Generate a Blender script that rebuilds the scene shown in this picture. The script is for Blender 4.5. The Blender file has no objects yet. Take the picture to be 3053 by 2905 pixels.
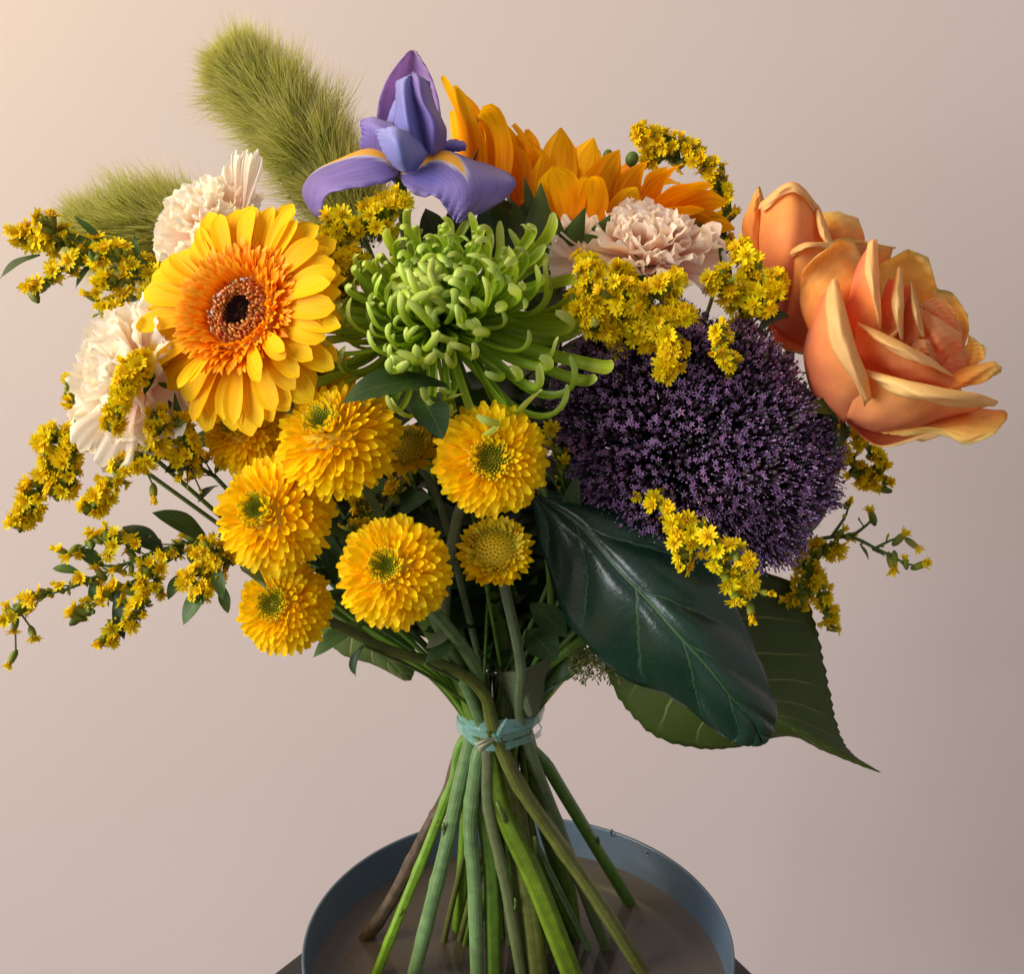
import bpy, math, random
import numpy as np
from mathutils import Vector, Matrix

random.seed(7)
rng = np.random.default_rng(7)
R = math.radians
scene = bpy.context.scene
col = scene.collection

# ------------------------------------------------------------------ camera, light, exposure
FPX, CX, CY = 2996.0, 1526.5, 1452.5          # focal length and centre in photograph pixels (3053 x 2905)
PITCH = R(13)
CAM = Vector((0, -0.58, 0.49))
FWD = Vector((0, math.cos(PITCH), -math.sin(PITCH)))
UP = Vector((0, math.sin(PITCH), math.cos(PITCH)))
RIGHT = Vector((1, 0, 0))
cd = bpy.data.cameras.new('camera')
cd.sensor_width = 36
cd.lens = 36 * FPX / 3053
cd.clip_start, cd.clip_end = 0.01, 50
cam = bpy.data.objects.new('camera', cd)
col.objects.link(cam)
cam.location = CAM
cam.rotation_euler = (R(90) - PITCH, 0, 0)
scene.camera = cam

world = bpy.data.worlds.new('World')
scene.world = world
world.use_nodes = True
wb = world.node_tree.nodes['Background']
wb.inputs[0].default_value = (0.97, 0.93, 0.96, 1)
wb.inputs[1].default_value = 0.40

def area(name, loc, target, sx, sy, power, colour):
    l = bpy.data.lights.new(name, 'AREA')
    l.shape = 'RECTANGLE'
    l.size, l.size_y, l.energy, l.color = sx, sy, power, colour
    o = bpy.data.objects.new(name, l)
    col.objects.link(o)
    o.location = loc
    o.rotation_euler = (Vector(target) - Vector(loc)).to_track_quat('-Z', 'Y').to_euler()
    return o
area('window_light', (-7.2, -3.9, 1.9), (0.1, 0.2, 0.1), 5.6, 5.0, 860, (0.93, 0.96, 1.0))
area('warm_lamp', (-1.45, -0.45, 1.65), (-0.15, 0.55, 1.0), 0.8, 0.8, 31.0, (1.0, 0.76, 0.26))

vs = scene.view_settings
vs.view_transform, vs.look, vs.exposure, vs.gamma = 'Standard', 'None', 0.0, 1.0
vs.use_curve_mapping = False

# ------------------------------------------------------------------ helpers: points
def ray(px, py):
    return RIGHT * ((px - CX) / FPX) + UP * (-(py - CY) / FPX) + FWD
def at(px, py, Y):
    """world point seen at a photograph pixel, standing at depth Y"""
    d = ray(px, py)
    return CAM + d * ((Y - CAM.y) / d.y)
def at_z(px, py, z):
    d = ray(px, py)
    return CAM + d * ((z - CAM.z) / d.z)
def mpp(p):
    return (p - CAM).dot(FWD) / FPX

def ip(*pts):
    xs = [p[0] for p in pts]; ys = [p[1] for p in pts]
    def f(t):
        t = min(max(t, xs[0]), xs[-1])
        for i in range(len(xs) - 1):
            if t <= xs[i + 1]:
                k = (t - xs[i]) / max(1e-9, xs[i + 1] - xs[i])
                # Catmull style slopes keep the outline smooth
                s0 = (ys[i + 1] - ys[i - 1]) / (xs[i + 1] - xs[i - 1]) if i > 0 else (ys[1] - ys[0]) / (xs[1] - xs[0])
                j = i + 1
                s1 = (ys[j + 1] - ys[j - 1]) / (xs[j + 1] - xs[j - 1]) if j < len(xs) - 1 else (ys[j] - ys[j - 1]) / (xs[j] - xs[j - 1])
                h = xs[i + 1] - xs[i]
                k2, k3 = k * k, k * k * k
                return (2*k3 - 3*k2 + 1) * ys[i] + (k3 - 2*k2 + k) * h * s0 + (-2*k3 + 3*k2) * ys[j] + (k3 - k2) * h * s1
        return ys[-1]
    return f

def crom(pts, n):
    """Catmull-Rom through Vectors, n samples"""
    P = [Vector(p) for p in pts]
    if len(P) == 2:
        return [P[0].lerp(P[1], i / (n - 1)) for i in range(n)]
    P = [2 * P[0] - P[1]] + P + [2 * P[-1] - P[-2]]
    m = len(P) - 3
    out = []
    for i in range(n):
        s = i / (n - 1) * m
        k = min(int(s), m - 1)
        t = s - k
        a, b, c, d = P[k:k + 4]
        out.append(0.5 * ((2 * b) + (c - a) * t + (2 * a - 5 * b + 4 * c - d) * t * t + (3 * b - a - 3 * c + d) * t ** 3))
    return out

# ------------------------------------------------------------------ helpers: materials
def lin(r, g, b):
    f = lambda c: ((c / 255 + 0.055) / 1.055) ** 2.4 if c > 10.3 else c / 255 / 12.92
    return (f(r), f(g), f(b), 1)
MATS = {}
def material(name, stops, rough=0.5, transl=0.2, hue=0.02, val=0.18, stripe=0.0, sfreq=14, coat=0.0, bump=0.0, bscale=300,
             blotch=0.0, blscale=60, spec=0.4, sheen=0.0, tcol=None, island=False):
    """petal / leaf / stem material: colour along the piece (UV y), fine stripes across (UV x), variation between pieces"""
    m = bpy.data.materials.new(name)
    m.use_nodes = True
    nt = m.node_tree
    nt.nodes.clear()
    def N(t, **k):
        n = nt.nodes.new(t)
        for a, b in k.items(): setattr(n, a, b)
        return n
    L = nt.links.new
    uv = N('ShaderNodeUVMap')
    sep = N('ShaderNodeSeparateXYZ'); L(uv.outputs[0], sep.inputs[0])
    geo = N('ShaderNodeNewGeometry')
    tc = N('ShaderNodeTexCoord')
    ramp = N('ShaderNodeValToRGB')
    els = ramp.color_ramp.elements
    els[0].position, els[0].color = stops[0]
    els[1].position, els[1].color = stops[-1]
    for p, c in stops[1:-1]:
        e = els.new(p); e.color = c
    nz = N('ShaderNodeTexNoise'); nz.inputs['Scale'].default_value = blscale
    L(tc.outputs['Object'], nz.inputs['Vector'])
    jit = N('ShaderNodeMath', operation='MULTIPLY_ADD')
    L(nz.outputs[0], jit.inputs[0]); jit.inputs[1].default_value = 0.16; 
    add = N('ShaderNodeMath', operation='ADD'); L(sep.outputs[1], add.inputs[0]); add.inputs[1].default_value = -0.08
    L(add.outputs[0], jit.inputs[2])
    L(jit.outputs[0], ramp.inputs[0])
    colour = ramp.outputs[0]
    if stripe:
        cmb = N('ShaderNodeCombineXYZ')
        mu = N('ShaderNodeMath', operation='MULTIPLY'); L(sep.outputs[0], mu.inputs[0]); mu.inputs[1].default_value = sfreq
        mv = N('ShaderNodeMath', operation='MULTIPLY'); L(sep.outputs[1], mv.inputs[0]); mv.inputs[1].default_value = 1.6
        L(mu.outputs[0], cmb.inputs[0]); L(mv.outputs[0], cmb.inputs[1])
        sn = N('ShaderNodeTexNoise'); sn.inputs['Scale'].default_value = 1.0; sn.inputs['Detail'].default_value = 3
        L(cmb.outputs[0], sn.inputs['Vector'])
        mr = N('ShaderNodeMapRange'); L(sn.outputs[0], mr.inputs[0])
        mr.inputs[1].default_value, mr.inputs[2].default_value = 0.3, 0.7
        mr.inputs[3].default_value, mr.inputs[4].default_value = 1 - stripe, 1 + stripe * 0.5
        mx = N('ShaderNodeMix', data_type='RGBA', blend_type='MULTIPLY'); mx.inputs[0].default_value = 1
        L(colour, mx.inputs[6]); L(mr.outputs[0], mx.inputs[7])
        colour = mx.outputs[2]
    if blotch:
        mr = N('ShaderNodeMapRange'); L(nz.outputs[0], mr.inputs[0])
        mr.inputs[1].default_value, mr.inputs[2].default_value = 0.3, 0.7
        mr.inputs[3].default_value, mr.inputs[4].default_value = 1 - blotch, 1 + blotch * 0.4
        mx = N('ShaderNodeMix', data_type='RGBA', blend_type='MULTIPLY'); mx.inputs[0].default_value = 1
        L(colour, mx.inputs[6]); L(mr.outputs[0], mx.inputs[7])
        colour = mx.outputs[2]
    if island:
        rnd = geo.outputs['Random Per Island']
    else:
        rnd = N('ShaderNodeObjectInfo').outputs['Random']
    hs = N('ShaderNodeHueSaturation')
    h1 = N('ShaderNodeMapRange'); L(rnd, h1.inputs[0]); h1.inputs[3].default_value, h1.inputs[4].default_value = 0.5 - hue, 0.5 + hue
    v0 = N('ShaderNodeMath', operation='MULTIPLY'); L(rnd, v0.inputs[0]); v0.inputs[1].default_value = 7.31
    v1 = N('ShaderNodeMath', operation='FRACT'); L(v0.outputs[0], v1.inputs[0])
    v2 = N('ShaderNodeMapRange'); L(v1.outputs[0], v2.inputs[0]); v2.inputs[3].default_value, v2.inputs[4].default_value = 1 - val, 1 + val * 0.6
    L(h1.outputs[0], hs.inputs['Hue']); L(v2.outputs[0], hs.inputs['Value']); L(colour, hs.inputs['Color'])
    bs = N('ShaderNodeBsdfPrincipled')
    L(hs.outputs[0], bs.inputs['Base Color'])
    bs.inputs['Roughness'].default_value = rough
    bs.inputs['Specular IOR Level'].default_value = spec
    bs.inputs['Coat Weight'].default_value = coat
    bs.inputs['Coat Roughness'].default_value = 0.25
    bs.inputs['Sheen Weight'].default_value = sheen
    if bump or stripe:
        bp = N('ShaderNodeBump'); bp.inputs['Strength'].default_value = max(bump, stripe * 0.8); bp.inputs['Distance'].default_value = 0.0006
        if stripe and not bump:
            L(sn.outputs[0], bp.inputs['Height'])
        else:
            bn = N('ShaderNodeTexNoise'); bn.inputs['Scale'].default_value = bscale; bn.inputs['Detail'].default_value = 4
            L(tc.outputs['Object'], bn.inputs['Vector']); L(bn.outputs[0], bp.inputs['Height'])
        L(bp.outputs[0], bs.inputs['Normal'])
    out = N('ShaderNodeOutputMaterial')
    if transl:
        tr = N('ShaderNodeBsdfTranslucent')
        if tcol:
            tm = N('ShaderNodeMix', data_type='RGBA', blend_type='MULTIPLY'); tm.inputs[0].default_value = 1
            L(hs.outputs[0], tm.inputs[6]); tm.inputs[7].default_value = tcol
            L(tm.outputs[2], tr.inputs[0])
        else:
            L(hs.outputs[0], tr.inputs[0])
        mix = N('ShaderNodeMixShader'); mix.inputs[0].default_value = transl
        L(bs.outputs[0], mix.inputs[1]); L(tr.outputs[0], mix.inputs[2]); L(mix.outputs[0], out.inputs[0])
    else:
        L(bs.outputs[0], out.inputs[0])
    MATS[name] = m
    return m

# ------------------------------------------------------------------ helpers: meshes
def raw_mesh(name, verts, faces, mats, uv=None, midx=None, smooth=True):
    me = bpy.data.meshes.new(name)
    me.from_pydata([tuple(v) for v in verts], [], faces)
    for m in (mats if isinstance(mats, (list, tuple)) else [mats]):
        me.materials.append(m)
    if uv is not None:
        ul = me.uv_layers.new(name='UVMap')
        idx = np.empty(len(me.loops), dtype=np.int32)
        me.loops.foreach_get('vertex_index', idx)
        ul.data.foreach_set('uv', np.asarray(uv, dtype=np.float32)[idx].ravel())
    if midx is not None:
        me.polygons.foreach_set('material_index', np.asarray(midx, dtype=np.int32))
    me.polygons.foreach_set('use_smooth', np.full(len(me.polygons), smooth))
    me.update()
    return me

class MB:
    """collects vertices, faces, uvs and material slots for one mesh"""
    def __init__(s): s.v, s.f, s.uv, s.m = [], [], [], []
    def grid(s, G, mi=0, M=None, tmap=(0, 1), uvf=None):
        b = len(s.v); nu, nv = len(G), len(G[0])
        for i, row in enumerate(G):
            for j, p in enumerate(row):
                s.v.append(M @ p if M else p)
                s.uv.append(uvf(j / (nv - 1), i / (nu - 1)) if uvf else (j / (nv - 1), tmap[0] + (tmap[1] - tmap[0]) * i / (nu - 1)))
        for i in range(nu - 1):
            for j in range(nv - 1):
                a = b + i * nv + j
                s.f.append((a, a + 1, a + nv + 1, a + nv)); s.m.append(mi)
    def tube(s, pts, rad, n=8, sub=None, mi=0, cap=True, M=None, tmap=(0, 1), squash=1.0, ridge=0.0):
        P = crom(pts, sub) if sub else [Vector(p) for p in pts]
        b = len(s.v); k = len(P)
        T0 = (P[1] - P[0]).normalized()
        nx = T0.orthogonal().normalized()
        for i, p in enumerate(P):
            T = (P[min(i + 1, k - 1)] - P[max(i - 1, 0)])
            T = T.normalized() if T.length > 1e-9 else T0
            nx = (nx - T * nx.dot(T)).normalized(); ny = T.cross(nx)
            t = i / (k - 1)
            r = rad(t) if callable(rad) else rad
            for j in range(n):
                a = 2 * math.pi * j / n
                r_ = r * (1 + ridge * math.cos(5 * a + 1.3 + 2 * t))
                q = p + nx * (r_ * math.cos(a)) + ny * (r_ * squash * math.sin(a))
                s.v.append(M @ q if M else q); s.uv.append((j / n, tmap[0] + (tmap[1] - tmap[0]) * t))
        for i in range(k - 1):
            for j in range(n):
                a = b + i * n + j; c = b + i * n + (j + 1) % n
                s.f.append((a, c, c + n, a + n)); s.m.append(mi)
        if cap:
            s.f.append(tuple(b + j for j in reversed(range(n)))); s.m.append(mi)
            s.f.append(tuple(b + (k - 1) * n + j for j in range(n))); s.m.append(mi)
    def ell(s, c, ax, rx, rz, n=6, k=4, mi=0, M=None, t=0.5):
        """small ellipsoid about c, long axis ax"""
        ax = Vector(ax).normalized(); x = ax.orthogonal().normalized(); y = ax.cross(x)
        b = len(s.v); c = Vector(c)
        for i in range(k + 1):
            th = math.pi * i / k
            for j in range(n):
                a = 2 * math.pi * j / n
                q = c + ax * (-rz * math.cos(th)) + (x * math.cos(a) + y * math.sin(a)) * (rx * max(math.sin(th), 0.02))
                s.v.append(M @ q if M else q); s.uv.append((j / n, i / k if t is None else t))
        for i in range(k):
            for j in range(n):
                a = b + i * n + j; d = b + i * n + (j + 1) % n
                s.f.append((a, d, d + n, a + n)); s.m.append(mi)
    def mesh(s, name, mats, smooth=True):
        return raw_mesh(name, s.v, s.f, mats, s.uv, s.m, smooth)

def petal_grid(L, W, prof, ang=lambda t: 0.0, cup=lambda t: 0.15, nu=8, nv=5, chord=False, ruffle=None, tip=None):
    """petal lying along +Y, upper face +Z, base at the origin"""
    G = []; y = z = 0.0
    ns = 6
    for i in range(nu):
        t = i / (nu - 1)
        a = ang(t)
        w = W * 0.5 * max(prof(t), 0.015); c = max(cup(t), 1e-3)
        row = []
        for j in range(nv):
            v = -1 + 2 * j / (nv - 1)
            X = w / c * math.sin(c * v); h = w / c * (1 - math.cos(c * v))
            dy = tip(v) * t ** 3 if tip else 0.0
            r = ruffle(t, v) if ruffle else 0.0
            row.append(Vector((X, y - math.sin(a) * (h + r) + math.cos(a) * dy, z + math.cos(a) * (h + r) + math.sin(a) * dy)))
        G.append(row)
        for q in range(ns):
            a = ang((i + (q + .5) / ns) / (nu - 1)) if i < nu - 1 else 0
            y += math.cos(a) * L / (nu - 1) / ns; z += math.sin(a) * L / (nu - 1) / ns
    if chord:
        e = G[-1][len(G[-1]) // 2]
        M = Matrix.Rotation(-math.atan2(e.z, e.y), 4, 'X')
        k = L / max(1e-6, math.hypot(e.y, e.z))
        G = [[(M @ p) * k if False else M @ Vector((p.x, p.y * k, p.z * k)) for p in row] for row in G]
    return G

def grid_mesh(name, G, mat):
    b = MB(); b.grid(G); return b.mesh(name, mat)

def patch(rows, Y0, nu=16, nv=13):
    """smooth sheet through a few control points given as (px, py, mm behind Y0)"""
    C = [[at(p[0], p[1], Y0 + p[2] * 0.001) for p in r] for r in rows]
    A = [crom(r, nv) for r in C]
    return list(map(list, zip(*[crom([A[i][j] for i in range(len(A))], nu) for j in range(nv)])))

def basis(o, y, z):
    y = Vector(y).normalized(); z = Vector(z); z = (z - y * z.dot(y))
    z = z.normalized() if z.length > 1e-6 else y.orthogonal().normalized()
    x = y.cross(z)
    return Matrix(((x.x, y.x, z.x, o[0]), (x.y, y.y, z.y, o[1]), (x.z, y.z, z.z, o[2]), (0, 0, 0, 1)))
def head(o, n, spin=0.0):
    """frame whose Z is the flower's axis"""
    n = Vector(n).normalized(); x = Vector((0, 0, 1)).cross(n)
    x = x.normalized() if x.length > 1e-4 else Vector((1, 0, 0))
    y = n.cross(x)
    M = Matrix(((x.x, y.x, n.x, o[0]), (x.y, y.y, n.y, o[1]), (x.z, y.z, n.z, o[2]), (0, 0, 0, 1)))
    return M @ Matrix.Rotation(spin, 4, 'Z')
def polar(th, ph, r0, roll=0.0, s=1.0):
    """petal matrix in a head frame: polar angle th from the axis, azimuth ph, base r0 out along it"""
    rho = Vector((math.cos(ph), math.sin(ph), 0)); n = Vector((0, 0, 1))
    d = rho * math.sin(th) + n * math.cos(th)
    z = -rho * math.cos(th) + n * math.sin(th)
    M = basis(d * r0, d, z)
    return M @ Matrix.Rotation(roll, 4, 'Y') @ Matrix.Scale(s, 4)

# ------------------------------------------------------------------ helpers: objects
def thing(name, label, cat, loc, group=None, kind=None):
    o = bpy.data.objects.new(name, None)
    o.empty_display_size = 0.01
    col.objects.link(o); o.location = loc
    o['label'] = label; o['category'] = cat
    if group: o['group'] = group
    if kind: o['kind'] = kind
    return o
def part(root, name, mesh, W=None, thick=0, kind=None, label=None, parent=None):
    o = bpy.data.objects.new(name, mesh)
    col.objects.link(o)
    o.parent = parent or root
    if parent is None:
        o.matrix_basis = Matrix.Translation(-root.location) @ (W or Matrix())
    elif W is not None:
        o.matrix_basis = parent.matrix_basis.inverted() @ Matrix.Translation(-root.location) @ W
    else:
        o.matrix_basis = parent.matrix_basis.inverted() @ Matrix.Translation(-root.location)
    if thick:
        s = o.modifiers.new('thickness', 'SOLIDIFY'); s.thickness = thick; s.offset = 0
    if kind: o['kind'] = kind
    if label: o['label'] = label
    return o
def U(a, b): return random.uniform(a, b)
def J(v): return Vector((U(-v, v), U(-v, v), U(-v, v)))

# ------------------------------------------------------------------ materials
Y1, Y2, Y3 = lin(255, 208, 10), lin(252, 190, 6), lin(246, 150, 8)
material('button_petal', [(0, lin(252, 186, 0)), (0.45, lin(255, 208, 0)), (1, lin(255, 222, 6))], transl=0.38, hue=0.01, val=0.12, rough=0.6, spec=0.2)
material('button_young', [(0, lin(150, 140, 20)), (0.5, lin(210, 190, 25)), (1, lin(240, 205, 25))], transl=0.2, hue=0.015, rough=0.6)
material('button_disc', [(0, lin(110, 124, 16)), (0.5, lin(176, 174, 22)), (1, lin(240, 208, 20))], transl=0.2, hue=0.02, rough=0.6, island=True)
material('gerbera_petal', [(0, lin(244, 150, 1)), (0.35, lin(253, 190, 1)), (1, lin(255, 208, 3))], transl=0.3, hue=0.006, val=0.07, stripe=0.14, sfreq=9, rough=0.6, spec=0.2)
material('gerbera_floret', [(0, lin(242, 136, 2)), (0.5, lin(253, 162, 6)), (1, lin(255, 186, 14))], transl=0.35, hue=0.01, val=0.10)
material('gerbera_anther', [(0, lin(150, 66, 18)), (0.6, lin(206, 104, 26)), (1, lin(240, 160, 90))], transl=0.15, val=0.3, island=True)
material('gerbera_disc', [(0, lin(35, 14, 18)), (1, lin(70, 30, 34))], transl=0.0, val=0.4, island=True, rough=0.7)
material('spider_petal', [(0, lin(90, 122, 12)), (0.3, lin(144, 178, 26)), (0.8, lin(184, 210, 60)), (1, lin(216, 232, 128))], transl=0.38, hue=0.014, val=0.2, stripe=0.22, sfreq=7, rough=0.42, spec=0.4)
material('sun_petal', [(0, lin(244, 132, 0)), (0.5, lin(255, 166, 2)), (1, lin(255, 188, 10))], transl=0.5, hue=0.012, val=0.22, stripe=0.3, sfreq=11, rough=0.6, spec=0.15)
material('rose_petal', [(0, lin(244, 150, 100)), (0.2, lin(254, 164, 112)), (0.5, lin(255, 176, 106)), (0.72, lin(255, 194, 110)), (0.86, lin(252, 212, 134)), (1, lin(248, 214, 148))], transl=0.5, hue=0.008, val=0.06, stripe=0.04, sfreq=40, rough=0.65, blotch=0.05, blscale=90, spec=0.15)
material('rose_lip', [(0, lin(248, 160, 118)), (0.25, lin(255, 176, 120)), (0.42, lin(255, 194, 112)), (0.53, lin(255, 212, 132)), (0.75, lin(254, 222, 156)), (1, lin(250, 220, 150))], transl=0.5, hue=0.006, val=0.04, stripe=0.04, sfreq=46, rough=0.65, blotch=0.05, blscale=90, spec=0.15)
material('rose_heart', [(0, lin(255, 156, 100)), (0.5, lin(255, 178, 116)), (1, lin(255, 200, 136))], transl=0.5, hue=0.008, val=0.06, stripe=0.04, sfreq=40, rough=0.65, blotch=0.05, blscale=90, spec=0.15)
material('rose_old', [(0, lin(252, 156, 86)), (0.3, lin(255, 184, 96)), (0.6, lin(255, 206, 112)), (0.93, lin(250, 218, 136)), (1, lin(206, 184, 108))], transl=0.5, hue=0.008, val=0.06, stripe=0.05, sfreq=40, rough=0.65, blotch=0.08, blscale=120, spec=0.15)
material('carnation_petal', [(0, lin(246, 186, 148)), (0.35, lin(253, 224, 204)), (0.75, lin(255, 244, 228)), (1, lin(255, 250, 238))], transl=0.5, hue=0.01, val=0.06, stripe=0.05, sfreq=14, rough=0.6, spec=0.2)
material('carnation_pink', [(0, lin(246, 176, 148)), (0.4, lin(252, 208, 186)), (0.8, lin(254, 232, 216)), (1, lin(255, 244, 232))], transl=0.5, hue=0.01, val=0.06, stripe=0.05, sfreq=14, rough=0.6, spec=0.2)
material('gold_ray', [(0, lin(232, 196, 4)), (1, lin(248, 224, 8))], transl=0.3, hue=0.012, val=0.10, rough=0.6, spec=0.2)
material('gold_disc', [(0, lin(222, 176, 6)), (1, lin(244, 206, 14))], transl=0.1, hue=0.012, val=0.12)
material('gold_green', [(0, lin(84, 104, 28)), (1, lin(140, 146, 40))], transl=0.15, hue=0.02, val=0.2)
material('gold_bud', [(0, lin(96, 116, 36)), (0.6, lin(160, 164, 50)), (1, lin(226, 200, 50))], transl=0.1, hue=0.02, val=0.2)
material('gold_stem', [(0, lin(64, 84, 26)), (1, lin(92, 112, 36))], transl=0.0, hue=0.02, val=0.2, island=True)
material('purple_floret', [(0, lin(140, 90, 146)), (1, lin(186, 140, 196))], transl=0.25, hue=0.04, val=0.55, rough=0.55)
material('purple_mass', [(0, lin(118, 76, 120)), (0.5, lin(150, 106, 162)), (1, lin(186, 156, 206))], transl=0.2, hue=0.04, val=0.55, rough=0.5, island=True)
material('purple_style', [(0, lin(100, 76, 140)), (0.8, lin(150, 124, 184)), (1, lin(235, 226, 236))], transl=0.1, hue=0.02, val=0.2, island=True)
material('purple_stalk', [(0, lin(40, 50, 22)), (1, lin(70, 50, 70))], transl=0.0, island=True)
material('bristle', [(0, lin(120, 134, 36)), (0.45, lin(190, 192, 82)), (1, lin(244, 234, 164))], transl=0.5, hue=0.02, val=0.28, rough=0.45, island=True)
material('seed', [(0, lin(96, 110, 30)), (1, lin(136, 142, 46))], transl=0.1, hue=0.02, val=0.25, island=True)
material('stem_green', [(0, lin(98, 134, 40)), (0.5, lin(88, 122, 44)), (1, lin(86, 116, 42))], transl=0.0, hue=0.03, val=0.3, blotch=0.28, blscale=140, bump=0.4, bscale=500, stripe=0.5, sfreq=26, rough=0.42)
material('stem_bright', [(0, lin(128, 164, 40)), (0.5, lin(104, 142, 36)), (1, lin(92, 120, 38))], transl=0.0, hue=0.015, val=0.12, blotch=0.28, blscale=140, bump=0.4, bscale=700, stripe=0.5, sfreq=26, rough=0.45)
material('stem_blue', [(0, lin(116, 150, 96)), (0.5, lin(104, 138, 84)), (1, lin(90, 120, 70))], transl=0.0, hue=0.015, val=0.12, blotch=0.28, blscale=140, bump=0.3, bscale=700, stripe=0.5, sfreq=30, rough=0.5)
material('stem_olive', [(0, lin(120, 122, 58)), (0.5, lin(104, 110, 44)), (1, lin(86, 98, 40))], transl=0.0, hue=0.02, val=0.15, blotch=0.28, blscale=140, bump=0.4, bscale=500, stripe=0.5, sfreq=20, rough=0.45)
material('stem_brown', [(0, lin(84, 66, 50)), (0.5, lin(92, 74, 56)), (1, lin(84, 86, 48))], transl=0.0, hue=0.01, val=0.1, blotch=0.45, blscale=140, bump=0.6, bscale=600, stripe=0.3, sfreq=20, rough=0.5)
material('stem_grey', [(0, lin(96, 108, 62)), (1, lin(100, 110, 80))], transl=0.0, hue=0.02, val=0.15, blotch=0.2, blscale=160, bump=0.3, bscale=600, rough=0.6, stripe=0.15, sfreq=20)
material('midrib', [(0, lin(70, 96, 54)), (1, lin(58, 84, 46))], transl=0.0, val=0.1, rough=0.45)
material('cut_end', [(0, lin(196, 200, 150)), (1, lin(210, 210, 170))], transl=0.1, val=0.1)
material('node_brown', [(0, lin(112, 88, 48)), (0.5, lin(110, 100, 50)), (1, lin(104, 118, 52))], transl=0.0, val=0.2, blotch=0.4, blscale=400, bump=0.5, bscale=900)
material('sepal', [(0, lin(62, 80, 30)), (1, lin(74, 92, 36))], transl=0.15, hue=0.02, val=0.15, stripe=0.15, sfreq=10, rough=0.55)
material('receptacle', [(0, lin(44, 54, 22)), (1, lin(56, 70, 28))], transl=0.0, bump=0.6, bscale=400, rough=0.6)
material('bud_green', [(0, lin(70, 100, 30)), (1, lin(100, 130, 50))], transl=0.1, rough=0.5)
material('ribbon', [(0, lin(150, 206, 194)), (1, lin(164, 214, 202))], transl=0.3, val=0.05, hue=0.0, stripe=0.35, sfreq=9, rough=0.15, spec=0.9)
def see_through(name, amount):
    nt = MATS[name].node_tree
    out = [n for n in nt.nodes if n.type == 'OUTPUT_MATERIAL'][0]; src = out.inputs[0].links[0].from_socket
    tr = nt.nodes.new('ShaderNodeBsdfTransparent'); mx = nt.nodes.new('ShaderNodeMixShader'); mx.inputs[0].default_value = amount
    nt.links.new(src, mx.inputs[1]); nt.links.new(tr.outputs[0], mx.inputs[2]); nt.links.new(mx.outputs[0], out.inputs[0])
see_through('ribbon', 0.6)
material('ribbon_pale', [(0, lin(178, 182, 140)), (1, lin(206, 206, 172))], transl=0.35, val=0.05, hue=0.0, stripe=0.25, sfreq=14, rough=0.35)

def iris_material():
    m = material('iris_petal', [(0, lin(126, 112, 200)), (0.6, lin(152, 134, 214)), (1, lin(172, 150, 222))], transl=0.4, hue=0.012, val=0.06, stripe=0.2, sfreq=34, rough=0.45, blotch=0.08, blscale=70, sheen=0.2)
    m2 = m.copy(); m2.name = 'iris_fall'
    nt = m2.node_tree; L = nt.links.new
    hs = [n for n in nt.nodes if n.type == 'HUE_SAT'][0]
    sep = [n for n in nt.nodes if n.type == 'SEPXYZ'][0]
    def Mth(op, a, b=None, c=None):
        n = nt.nodes.new('ShaderNodeMath'); n.operation = op
        for k, x in enumerate((a, b, c)):
            if x is None: continue
            if hasattr(x, 'node'): L(x, n.inputs[k])
            else: n.inputs[k].default_value = x
        return n.outputs[0]
    u = Mth('ABSOLUTE', Mth('SUBTRACT', sep.outputs[0], 0.5))
    # half width of the signal mark narrows towards the tip
    nzs = nt.nodes.new('ShaderNodeTexNoise'); nzs.inputs['Scale'].default_value = 24
    cb = nt.nodes.new('ShaderNodeCombineXYZ'); L(Mth('MULTIPLY', sep.outputs[0], 1.6), cb.inputs[0]); L(Mth('MULTIPLY', sep.outputs[1], 0.12), cb.inputs[1]); L(cb.outputs[0], nzs.inputs[0])
    w = Mth('MULTIPLY', Mth('SUBTRACT', 0.60, sep.outputs[1]), 0.52)
    d = Mth('SUBTRACT', Mth('SUBTRACT', w, u), Mth('MULTIPLY', Mth('SUBTRACT', nzs.outputs[0], 0.5), 0.10))
    def band(lo, hi):
        r = nt.nodes.new('ShaderNodeMapRange'); r.interpolation_type = 'SMOOTHSTEP'; L(d, r.inputs[0]); r.inputs[1].default_value, r.inputs[2].default_value = lo, hi
        return r.outputs[0]
    def mix(f, a, c):
        x = nt.nodes.new('ShaderNodeMix'); x.data_type = 'RGBA'; L(f, x.inputs[0]); L(a, x.inputs[6]); x.inputs[7].default_value = c
        return x.outputs[2]
    c = mix(band(-0.05, 0.015), hs.outputs[0], lin(214, 212, 236))
    c = mix(band(0.0, 0.035), c, lin(250, 190, 6))
    for n in nt.nodes:
        if n.type == 'BSDF_PRINCIPLED': L(c, n.inputs['Base Color'])
        if n.type == 'BSDF_TRANSLUCENT': L(c, n.inputs[0])
    MATS['iris_fall'] = m2
iris_material()
material('iris_inner', [(0, lin(120, 122, 206)), (0.6, lin(148, 150, 224)), (1, lin(164, 164, 230))], transl=0.3, hue=0.01, val=0.06, stripe=0.18, sfreq=26, rough=0.45, blotch=0.08, blscale=70, sheen=0.2)
material('iris_back', [(0, lin(172, 144, 214)), (0.6, lin(200, 166, 220)), (1, lin(206, 178, 226))], transl=0.55, hue=0.01, val=0.05, stripe=0.1, sfreq=26, rough=0.5, blotch=0.1, blscale=60)

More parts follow.
